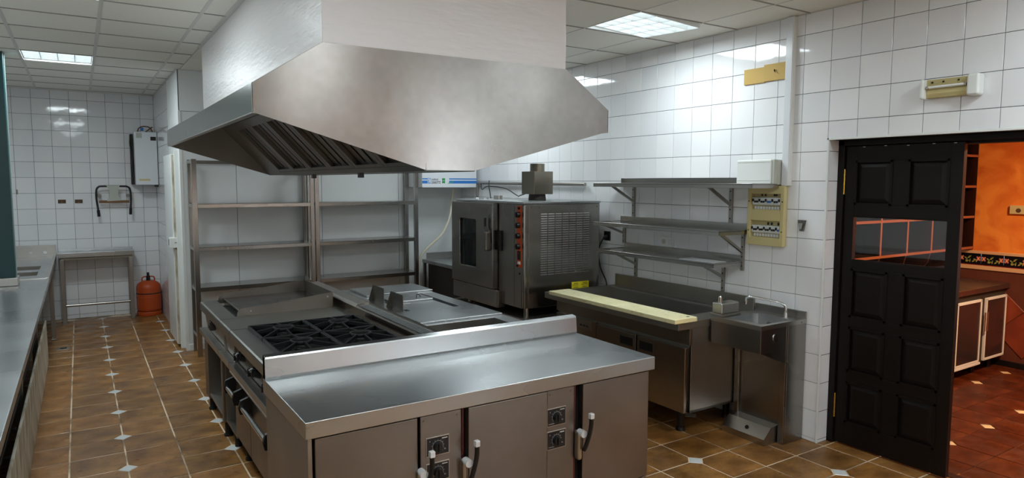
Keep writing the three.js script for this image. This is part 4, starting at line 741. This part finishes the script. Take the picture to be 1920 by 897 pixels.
  part(e, 'end_cap', box(4.165, XR - .002, 2.300, 2.416, -2.063, -2.040, .010), M.plasticWhite);
  part(e, 'end_cap', box(4.165, XR - .002, 2.298, 2.418, -1.815, -1.752, .014), M.plasticWhite);
  part(e, 'tube', cyl([4.188, 2.366, -2.02], [4.188, 2.366, -1.835], .0075, .0075, 14), M.tubeGlass);
  for (const z of [-2.03, -1.83]) part(e, 'tube_holder', box(4.183, 4.206, 2.358, 2.374, z - .006, z + .006, .002), M.steel);
  for (const z of [-2.01, -1.95, -1.87]) part(e, 'screw', cyl([4.205, 2.395, z], [4.201, 2.395, z], .006, .005, 10), M.brownRubber);
}
// ---------------------------------------------------------------- doorway: frame and closed leaf
{
  const fr = struct('trim_3');
  part(fr, 'door_frame', merge([box(4.355, XR + WT + .02, 0, 2.098, DZ0 + .001, DZ0 + .045, .004), box(4.355, XR + WT + .02, 2.060, 2.098, DZ0, DZ1, .004), box(4.355, XR + WT + .02, 0, 2.098, DZ1 - .045, DZ1, .004), box(4.415, XR + WT + .01, 0, 2.07, DZ0 + .045, DZ0 + .058, .002), box(4.415, XR + WT + .01, 2.045, 2.06, DZ0, DZ1, .002)]), M.doorWood);
  const d = struct('door_1', [4.395, 0, -2.26]); d.userData.label = 'dark brown panelled wooden door leaf with a glass pane';
  const z0 = -2.612, z1 = -1.893, x0 = 4.374, x1 = 4.414, cols = [[-2.545, -2.300], [-2.205, -1.965]], rows = [[.165, .455], [.525, .835], [.900, 1.235], [1.665, 1.960]], gy = [1.290, 1.590], gz = [-2.555, -1.985];
  const st = []; // stiles and rails
  st.push(box(x0, x1, .012, 2.055, z0, cols[0][0], .002), box(x0, x1, .012, 2.055, cols[1][1], z1, .002));
  const cuts = [.012, ...rows[0], ...rows[1], ...rows[2], ...gy, ...rows[3], 2.055];
  for (let i = 0; i < cuts.length; i += 2) st.push(box(x0, x1, cuts[i], cuts[i + 1], cols[0][0], cols[1][1], .002));
  for (const [a, b] of rows) st.push(box(x0, x1, a, b, cols[0][1], cols[1][0], .002));
  part(d, 'leaf_frame', merge(st), M.doorWood);
  for (const [a, b] of rows) for (const [c, e] of cols) {
    const p = part(d, 'panel', prismRaised(x0 + .014, a, b, c, e), M.doorWood);
    part(p, 'moulding', merge([bar([x0 + .003, b - .006, c], [x0 + .003, b - .006, e], .014, .016), bar([x0 + .003, a + .006, c], [x0 + .003, a + .006, e], .014, .016), bar([x0 + .003, a, c + .006], [x0 + .003, b, c + .006], .014, .016), bar([x0 + .003, a, e - .006], [x0 + .003, b, e - .006], .014, .016)]), M.doorWood);
  }
  part(d, 'glass_pane', box(x0 + .018, x0 + .022, gy[0], gy[1], cols[0][0], cols[1][1], 0), M.glass, 'clear glass pane');
  part(d, 'glazing_bead', merge([box(x0 + .002, x0 + .018, gy[0], gy[0] + .008, cols[0][0], cols[1][1], .001), box(x0 + .002, x0 + .018, gy[1] - .008, gy[1], cols[0][0], cols[1][1], .001)]), M.doorWood);
  for (const [a, b] of [[.185, .345], [1.735, 1.895]]) part(d, 'hinge', merge([cyl([4.368, a, -2.617], [4.368, b, -2.617], .007, .007, 12), ...[0, 1, 2, 3, 4].map(k => cyl([4.368, a + (b - a) * k / 5, -2.617], [4.368, a + (b - a) * k / 5 + .006, -2.617], .0085, .0085, 12)), cyl([4.368, b, -2.617], [4.368, b + .01, -2.617], .005, .003, 10)]), M.brass, 'brass hinge');
  part(d, 'paint_chips', merge([[2.048, -2.50], [2.050, -2.36], [2.046, -2.22], [2.05, -2.07], [2.049, -1.95]].map(([y, z]) => box(x0 - .001, x0 + .002, y, y + .003, z, z + .016, 0))), M.plainWhite);
}
function prismRaised(x, a, b, c, e) { // raised field facing -x
  const t = .012, m = .045, poly = (k) => [[c + k, a + k], [e - k, a + k], [e - k, b - k], [c + k, b - k]];
  const o = poly(.01), i = poly(m), pos = [], W = (p, xx) => [xx, p[1], p[0]];
  pos.push(...W(i[0], x - t), ...W(i[1], x - t), ...W(i[2], x - t), ...W(i[0], x - t), ...W(i[2], x - t), ...W(i[3], x - t));
  for (let k = 0; k < 4; k++) { const n = (k + 1) % 4; pos.push(...W(o[k], x), ...W(o[n], x), ...W(i[n], x - t), ...W(o[k], x), ...W(i[n], x - t), ...W(i[k], x - t)); }
  const q = poly(0); for (let k = 0; k < 4; k++) { const n = (k + 1) % 4; pos.push(...W(q[k], x + .002), ...W(q[n], x + .002), ...W(o[n], x), ...W(q[k], x + .002), ...W(o[n], x), ...W(o[k], x)); }
  const g0 = new THREE.BufferGeometry(); g0.setAttribute('position', new THREE.Float32BufferAttribute(pos, 3)); g0.computeVertexNormals();
  return merge([uvBox(g0), box(x + .002, x + .012, a, b, c, e, 0)]);
}
// ---------------------------------------------------------------- left side: pass counter with sinks
{
  const xr = -.283, xl = XL + .01, t = thing('pass_counter', 'long stainless steel counter with two sinks running along the aisle', 'counter', [-.8, 0, -5]);
  const zs = -7.98, bowls = [[-9.30, -8.92], [-8.72, -8.36]], bxr = -.40, bxl = -.95;
  part(t, 'worktop', merge([box(xl, xr, .805, .85, zs, 1.2, .004), box(xl, bxl, .80, .843, ZB + .03, zs, .002), box(bxr, xr, .80, .848, ZB + .03, zs, .004), box(bxl, bxr, .80, .843, ZB + .03, bowls[0][0], .002), box(bxl, bxr, .80, .843, bowls[0][1], bowls[1][0], .002), box(bxl, bxr, .80, .843, bowls[1][1], zs, .002)]), M.steelTop);
  part(t, 'joint_lip', box(xl, xr - .02, .845, .858, zs - .025, zs + .015, .004), M.steel);
  part(t, 'upstand', merge([box(xl, xr, .84, .99, ZB + .012, ZB + .030, .003), box(xr - .03, xr, .848, .862, ZB + .03, zs, .003)]), M.steel);
  for (const [a, b] of bowls) {
    const g = merge([box(bxl, bxr, .648, .652, a, b, .001), box(bxl - .002, bxl + .002, .65, .843, a, b, .001), box(bxr - .002, bxr + .002, .65, .843, a, b, .001), box(bxl, bxr, .65, .843, a - .002, a + .002, .001), box(bxl, bxr, .65, .843, b - .002, b + .002, .001)]);
    part(t, 'sink_bowl', g, M.steelDull);
  }
  for (const z of [-9.6, -9.35]) part(t, 'tap_nut', cyl([-.55 + (z + 9.6) * .6, .90, ZB + .03], [-.55 + (z + 9.6) * .6, .90, ZB + .06], .022, .02, 14), M.chrome);
  for (const z of [-9.13, -7.2, -5.35, -3.5, -1.6]) for (const x of [z < -8.5 ? xr - .03 : xr - .105, xl + .05]) part(t, 'leg', merge([box(x - .022, x + .022, .015, .805, z - .022, z + .022, .003), box(x - .026, x + .026, 0, .02, z - .026, z + .026, .004)]), M.steelDull);
  part(t, 'under_rail', box(xr - .075, xr - .05, .73, .805, ZB + .05, 1.1, .002), M.steelDark);
  part(t, 'low_shelf', box(xl + .05, xr - .10, .40, .42, -7.9, 1.0, .002), M.steelDark);
  const p = thing('plinth_panel', 'low stained cream panel standing on the floor under the long counter', 'panel', [-.33, 0, -5]);
  part(p, 'board', box(-.345, -.330, 0, .43, -8.02, -1.0, .003), M.creamPanel);
  const g = thing('green_post', 'dark green square post rising from the long counter to the ceiling', 'post', [-.58, .85, -7.68]);
  part(g, 'shaft', box(-.640, -.524, .925, CEIL - .003, -7.745, -7.60, .004), M.green);
  part(g, 'edge_strip', box(-.526, -.520, .925, CEIL - .003, -7.748, -7.72, .001), M.paleEdge, 'pale edge strip');
  part(g, 'foot_block', box(-.675, -.505, .851, .925, -7.79, -7.56, .006), M.steel, 'steel foot block');
}
// ---------------------------------------------------------------- end of the aisle
{
  const t = thing('steel_table', 'small old steel work table at the far end of the aisle', 'table', [.17, 0, -10.24]);
  const zf = -10.06, zb = ZB + .03;
  part(t, 'table_top', merge([box(-.262, .575, .845, .905, zb, zf, .004), box(-.262, .575, .90, .925, zb, zb + .015, .002)]), M.steelTop);
  part(t, 'sub_frame', merge([box(-.235, .555, .815, .845, zb + .02, zf - .02, .002)]), M.dirtyWood = std({ color: 0x8b8576, roughness: .7, metalness: .3 }));
  for (const x of [-.222, .532]) for (const z of [zf - .035, zb + .03]) part(t, 'leg', box(x - .023, x + .023, 0, .82, z - .023, z + .023, .003), M.steelDull);
  part(t, 'stretcher', merge([cyl([-.2, .232, zf - .035], [.51, .232, zf - .035], .018, .018, 14)]), M.steel);
  const g = thing('gas_bottle', 'orange butane gas bottle standing in the corner beside the steel table', 'gas bottle', [.745, 0, -10.26]);
  const gx = .738, gz = -10.27;
  part(g, 'body', lathe([[0, .045], [.12, .045], [.142, .062], [.150, .09], [.150, .235], [.1535, .238], [.1535, .25], [.150, .253], [.150, .36], [.146, .395], [.13, .425], [.10, .45], [.06, .465], [0, .468]], gx, 0, gz), M.gasOrange);
  part(g, 'foot_ring', merge([lathe([[.138, 0], [.150, 0], [.150, .055], [.138, .055], [.138, 0]], gx, 0, gz)]), M.gasOrange);
  part(g, 'paint_band', lathe([[.1515, .292], [.1520, .292], [.1520, .306], [.1515, .306]], gx, 0, gz), M.brownRubber, 'dark painted band');
  part(g, 'collar', tube([[gx - .075, .445, gz], [gx - .073, .50, gz], [gx - .05, .517, gz], [gx, .52, gz], [gx + .05, .517, gz], [gx + .073, .50, gz], [gx + .075, .445, gz]], .0085, 40, 8), M.gasOrange);
  part(g, 'valve', merge([cyl([gx, .46, gz], [gx, .53, gz], .026, .024, 16), cyl([gx, .53, gz], [gx, .575, gz], .017, .015, 14)]), M.blackPlastic, 'black valve');
  const h = thing('water_heater', 'white wall-mounted gas water heater with missing side cover', 'water heater', [.76, 1.76, -10.27]);
  part(h, 'casing', box(.632, .895, 1.762, 2.455, -10.30, -10.09, .006), M.enamel);
  part(h, 'back_frame', box(.598, .885, 1.765, 2.435, ZB + .002, -10.30, .004), M.brownRubber, 'dark exposed inner frame');
  part(h, 'side_wires', merge([tube([[.605, 2.42, -10.32], [.595, 2.30, -10.30], [.612, 2.15, -10.31], [.60, 2.0, -10.3], [.612, 1.86, -10.31]], .010, 40, 6), tube([[.615, 2.35, -10.28], [.622, 2.2, -10.27], [.612, 2.0, -10.28], [.624, 1.85, -10.27]], .008, 40, 6)]), M.blackPlastic);
  const st = (x0, x1, y0, y1, m, l) => part(h, 'sticker', box(x0, x1, y0, y1, -10.0905, -10.0885, 0), m, l);
  st(.655, .722, 2.375, 2.44, M.greySeat, 'grey sticker'); st(.82, .885, 2.345, 2.395, M.brownRubber, 'dark sticker'); st(.67, .80, 1.815, 1.84, M.cream, 'worn label');
  part(h, 'top_pipes', merge([tube([[.68, 2.455, -10.2], [.70, 2.51, -10.2], [.76, 2.535, -10.22], [.83, 2.52, -10.22], [.86, 2.455, -10.2]], .008, 40, 6), tube([[.77, 2.455, -10.2], [.82, 2.50, -10.2], [.86, 2.53, -10.22]], .008, 20, 6)]), M.wire);
  part(h, 'blue_connector', box(.715, .752, 2.475, 2.515, -10.215, -10.185, .004), M.blue);
  part(h, 'bottom_knob', box(.85, .895, 1.735, 1.765, -10.16, -10.10, .006), M.blackPlastic);
  const c = thing('folded_seat', 'black tube frame of a broken folding seat hung on the back tiles', 'seat', [.38, 1.35, -10.4]);
  const z = -10.33, zz = ZB + .004;
  part(c, 'tube_frame', tube([[.205, 1.345, z + .02], [.198, 1.45, z + .01], [.186, 1.58, z], [.190, 1.69, z], [.215, 1.732, z], [.26, 1.742, z], [.50, 1.742, z], [.545, 1.735, z], [.572, 1.70, z], [.580, 1.58, z], [.572, 1.45, z + .01], [.566, 1.365, z + .02]], .0125, 90, 10), M.blackPlastic);
  part(c, 'rubber_end', merge([cyl([.205, 1.345, z + .02], [.200, 1.43, z + .015], .018, .018, 12), cyl([.566, 1.365, z + .02], [.571, 1.45, z + .015], .018, .018, 12)]), M.blackMatt);
  part(c, 'seat_board', box(.215, .56, 1.520, 1.555, z - .035, z + .02, .004), M.woodBar, 'worn brown wooden bar');
  part(c, 'backrest', (() => { const s = new THREE.Shape(); s.moveTo(.30, 1.752); s.lineTo(.455, 1.752); s.quadraticCurveTo(.44, 1.70, .432, 1.655); s.quadraticCurveTo(.43, 1.60, .475, 1.555); s.lineTo(.30, 1.545); s.quadraticCurveTo(.345, 1.60, .34, 1.65); s.quadraticCurveTo(.335, 1.70, .30, 1.752); const g = new THREE.ExtrudeGeometry(s, { depth: .012, bevelEnabled: false }); g.translate(0, 0, z + .012); return uvBox(g); })(), M.greySeat, 'pale grey plastic backrest');
  part(c, 'wall_hook', merge([box(.20, .24, 1.60, 1.64, zz - .008, z, .003), box(.53, .565, 1.60, 1.64, zz - .008, z, .003)]), M.steelDark);
  [['open brown wall box nearest the green post', -.235], ['open brown wall box beside the folding seat', -.052]].forEach(([l, x]) => { const o = thing('wall_box', l, 'socket box', [x + .04, 1.54, ZB], 'open wall boxes'); part(o, 'box_back', box(x, x + .085, 1.520, 1.568, ZB + .001, ZB + .006, .001), M.socketBrown); part(o, 'clip', box(x + .03, x + .055, 1.528, 1.545, ZB + .005, ZB + .010, .001), M.woodBar); part(o, 'rim', merge([box(x - .004, x, 1.516, 1.572, ZB + .001, ZB + .009, .001), box(x + .085, x + .089, 1.516, 1.572, ZB + .001, ZB + .009, .001), box(x - .004, x + .089, 1.568, 1.572, ZB + .001, ZB + .009, .001)]), M.plasticWhite); });
  const k = thing('wall_hook', 'small metal hook on the back tiles beside the green post', 'hook', [-.655, 1.70, ZB]); part(k, 'plate', box(-.662, -.648, 1.64, 1.70, ZB + .001, ZB + .01, .002), M.steelDark); part(k, 'pin', cyl([-.655, 1.66, ZB + .005], [-.655, 1.672, ZB + .05], .006, .006, 10), M.steelDark);
  // cold room door
  const d = struct('door_2', [.86, 0, -8.4]); d.userData.label = 'white insulated cold room door';
  part(d, 'leaf', box(.835, .885, .03, 2.10, -8.76, -8.06, .006), M.panelWhite);
  part(d, 'leaf_edge', box(.842, .898, .03, 2.095, -8.06, -8.035, .003), M.creamPanel, 'stained door edge');
  part(d, 'gasket', box(.885, .899, .03, 2.095, -8.74, -8.04, .003), M.blackMatt);
  part(d, 'hinge_rail', box(.86, .905, 0, 2.14, -7.99, -7.955, .003), M.plasticWhite);
  const lb = part(d, 'latch_box', box(.792, .895, 1.095, 1.205, -8.10, -7.985, .006), M.plasticWhite, 'white latch box');
  part(lb, 'latch_hole', merge([box(.84, .848, 1.147, 1.156, -7.986, -7.983, 0), box(.855, .863, 1.147, 1.156, -7.986, -7.983, 0)]), M.blackMatt);
  part(lb, 'latch_slot', box(.790, .794, 1.12, 1.185, -8.085, -8.05, .001), M.blackMatt);
  const fd = thing('floor_drain', 'small square floor drain beside the long counter', 'drain', [-.215, 0, -8.62]);
  part(fd, 'grate', merge([box(-.27, -.16, .0005, .004, -8.68, -8.56, .001)]), M.steel); part(fd, 'grate_opening', box(-.245, -.185, .003, .0045, -8.65, -8.59, 0), M.blackMatt);
}
// ---------------------------------------------------------------- adjoining room behind the doorway
{
  const X0 = XR + WT, XW = 7.66, ZN = -3.50, ZP = 1.5, H2 = 2.75;
  const f = struct('floor_adjoining');
  part(f, 'floor_bed', box(X0, XW + .2, -.2, -.006, ZN - .2, ZP + .2, 0), M.redGrout = std({ color: 0x8a5a40, roughness: .95, map: groutCol }));
  layFloor(f, 5.636, -2.17, .2957, .2815, -5, 8, -6, 14, 0, M.clayRed, M.insetCream, (x, z) => z < -.4, X0, XW, ZN, ZP, .05, .007);
  const th = struct('trim_4'); part(th, 'threshold', box(XR + .2, X0 + .01, -.01, .004, DZ0, DZ1, .002), M.darkWood);
  const w = struct('wall_adjoining_side');
  part(w, 'orange_plaster', box(XW, XW + .2, 1.126, H2, ZN - .2, ZP + .2, 0), M.orangeWall);
  part(w, 'lower_wall', box(XW + .002, XW + .2, 0, 1.0, ZN - .2, ZP + .2, 0), M.redWall2 = std({ color: 0x5a2a1a, roughness: .8 }));
  part(w, 'ledge_trim', merge([box(XW - .010, XW + .01, 1.100, 1.130, ZN, ZP, .004), box(XW - .010, XW + .01, .940, .982, ZN, ZP, .004)]), M.creamTrim);
  const bt = canvasTex(512, 256, (c, W, Hh) => { c.fillStyle = '#12141c'; c.fillRect(0, 0, W, Hh); const leaf = (x, y, a, s, col) => { c.save(); c.translate(x, y); c.rotate(a); c.scale(s, s); c.fillStyle = col; c.beginPath(); c.moveTo(0, 0); c.quadraticCurveTo(40, -46, 96, -8); c.quadraticCurveTo(48, 24, 0, 0); c.fill(); c.restore(); };
    for (const [x, y, a, s] of [[150, 190, -.9, 1], [150, 190, -.2, 1.1], [200, 110, -.5, 1.1], [330, 120, .5, 1.1], [300, 190, -.4, 1.0], [250, 200, -1.3, .9], [120, 90, .6, .9], [400, 190, -1.0, .9]]) { leaf(x, y, a, s, '#6f7f42'); leaf(x + 4, y + 3, a, s * .6, '#b8a25a'); }
    for (const x of [60, 452]) { c.fillStyle = '#d9806a'; for (let k = 0; k < 4; k++) { const a = k * Math.PI / 2 + .78; c.beginPath(); c.ellipse(x + 30 * Math.cos(a), 110 + 34 * Math.sin(a), 28, 20, a, 0, 7); c.fill(); } c.fillStyle = '#f0cfa8'; c.beginPath(); c.arc(x, 110, 14, 0, 7); c.fill(); } c.fillStyle = '#7c1c22'; c.fillRect(0, 238, W, 18); });
  const bm = std({ map: bt, roughness: .25 });
  for (let z = ZN; z < -.2; z += .2) { const g = new THREE.BoxGeometry(.01, .118, .198); g.translate(XW - .002, 1.041, z + .1); part(w, 'border_tile', g, bm); }
  // diagonal dado tiles
  const s = .33, r = s / Math.SQRT2, dg = chip([[-r + .004, 0], [0, -r + .004], [r - .004, 0], [0, r - .004]], .008, .002); dg.rotateY(-Math.PI / 2);
  for (let i = -1; i < 12; i++) for (let j = -1; j < 5; j++) { const z = ZN + i * r * 2 + .1, y0 = .1 + j * r * 2; for (const [dz, dy] of [[0, 0], [r, r]]) { const zc = z + dz, yc = y0 + dy; if (yc + r > .95 || yc - r < .04 || zc > -.8) continue; const m = shade(new THREE.Mesh(dg, M.redWall)); m.name = 'dado_tile'; m.position.set(XW + .003, yc, zc); w.add(m); } }
  const bb = struct('baseboard_adjoining'); part(bb, 'skirting', box(XW - .012, XW + .01, 0, .058, ZN, ZP, .003), M.blackPlastic);
  const n = struct('wall_adjoining_back'); part(n, 'wall_body', box(X0, XW + .2, 0, H2, ZN - .2, ZN, 0), M.orangeWall);
  const p = struct('wall_adjoining_front'); part(p, 'wall_body', box(X0, XW + .2, 0, H2, ZP, ZP + .2, 0), M.orangeWall);
  const k = struct('wall_adjoining_inner'); part(k, 'wall_body', merge([box(X0 - .002, X0 + .01, 0, H2, ZN, DZ0 - .02, 0), box(X0 - .002, X0 + .01, 2.11, H2, DZ0 - .02, DZ1 + .02, 0), box(X0 - .002, X0 + .01, 0, H2, DZ1 + .02, ZP, 0)]), M.orangeWall);
  const c = struct('ceiling_adjoining'); part(c, 'ceiling_slab', box(X0, XW + .2, H2, H2 + .2, ZN - .2, ZP + .2, 0), M.plainWhite);
  // bar shelf
  const t = thing('bar_shelf', 'dark wooden bar shelving with square compartments seen through the doorway', 'shelving', [6.5, .85, -3.3]);
  const zf = -3.18, us = [5.45, 5.90, 6.35, 6.795, 7.375];
  for (const y of [2.088, 1.78, 1.474, 1.160]) { const b = part(t, 'shelf_board', box(5.0, XW - .005, y - .012, y + .010, ZN + .01, zf - .004, .002), M.darkWood); part(b, 'board_edge', box(5.0, XW - .005, y - .013, y + .011, zf - .005, zf, .002), M.litEdgeWood); }
  for (const x of us) { const u = part(t, 'upright', prismX([[zf - .003, 2.35], [zf - .003, 1.16], [zf - .03, 1.05], [zf - .12, .95], [zf - .16, .855], [ZN + .01, .855], [ZN + .01, 2.35]], x, x + .022), M.darkWood); part(u, 'upright_edge', box(x - .001, x + .023, 1.16, 2.35, zf - .004, zf + .001, .001), M.litEdgeWood); }
  part(t, 'back_board', box(5.0, XW - .005, .855, 2.35, ZN + .002, ZN + .012, .001), M.darkWood);
  part(t, 'side_board', box(XW - .012, XW - .004, 1.14, 2.35, ZN + .01, zf, .001), M.darkWood);
  part(t, 'cornice', box(5.0, XW - .005, 2.33, 2.36, ZN + .01, zf + .005, .003), M.darkWood);
  const b = thing('bar_cabinet', 'under-counter cabinet with white framed doors seen through the doorway', 'cabinet', [6.6, 0, -3.15]);
  const cz = -2.845;
  part(b, 'worktop', box(5.0, XW - .004, .79, .838, ZN + .015, cz + .01, .003), M.steelTop);
  part(b, 'body', box(5.0, XW - .02, .105, .79, ZN + .02, cz - .02, .003), M.brownRubber);
  const dm = M.barDoor = std({ color: 0x6a5a5a, metalness: .8, roughness: .4, roughnessMap: brushRough });
  for (const [a, e] of [[5.52, 5.98], [6.06, 6.53], [6.635, 7.10], [7.205, 7.625]]) {
    const d = part(b, 'door', box(a, e, .135, .708, cz - .02, cz - .004, .002), dm);
    part(d, 'door_frame', merge([box(a - .006, a + .014, .12, .722, cz - .02, cz + .002, .002), box(e - .014, e + .006, .12, .722, cz - .02, cz + .002, .002), box(a, e, .702, .724, cz - .02, cz + .002, .002), box(a, e, .12, .142, cz - .02, cz + .002, .002)]), M.plasticWhite, 'white door frame');
    part(d, 'handle', merge([cyl([a - .03 + (a > 7 ? 0 : e - a + .05), .42, cz + .025], [a - .03 + (a > 7 ? 0 : e - a + .05), .60, cz + .025], .008, .008, 12)]), M.chrome);
  }
  part(b, 'bottom_rail', box(5.0, 7.13, .098, .118, cz - .03, cz + .004, .002), M.plasticWhite);
  for (const x of [5.1, 6.0, 7.15, 7.5]) part(b, 'leg', cyl([x, 0, cz - .08], [x, .11, cz - .08], .022, .03, 14), M.blackPlastic);
  const so = thing('wall_socket', 'cream socket strip on the orange wall', 'socket', [XW, 1.51, -2.8]);
  part(so, 'plate', box(XW - .025, XW, 1.515, 1.598, -2.875, -2.62, .004), M.cream);
  for (const z of [-2.80, -2.70]) part(so, 'socket_cup', cyl([XW - .0255, 1.55, z], [XW - .024, 1.55, z], .022, .022, 16), M.socketBrown);
  const l = thing('ceiling_lamp', 'warm ceiling lamp of the orange room', 'lamp', [6.2, H2, -1.2]);
  part(l, 'lamp_base', cyl([6.2, H2 - .03, -1.2], [6.2, H2, -1.2], .20, .20, 32), M.plasticWhite);
  part(l, 'lamp_globe', lathe([[0, H2 - .10], [.12, H2 - .09], [.18, H2 - .06], [.19, H2 - .03], [0, H2 - .03]], 6.2, 0, -1.2), std({ color: 0xffe0b0, emissive: ROOM_COLOUR, emissiveIntensity: 2, roughness: .5 }));
  const L = new THREE.RectAreaLight(ROOM_COLOUR, ROOM_POWER, .36, .36); L.name = 'ceiling_lamp_glow'; L.position.set(6.2, H2 - .11, -1.2); L.rotation.x = -Math.PI / 2; scene.add(L);
}
renderer.render(scene, camera);
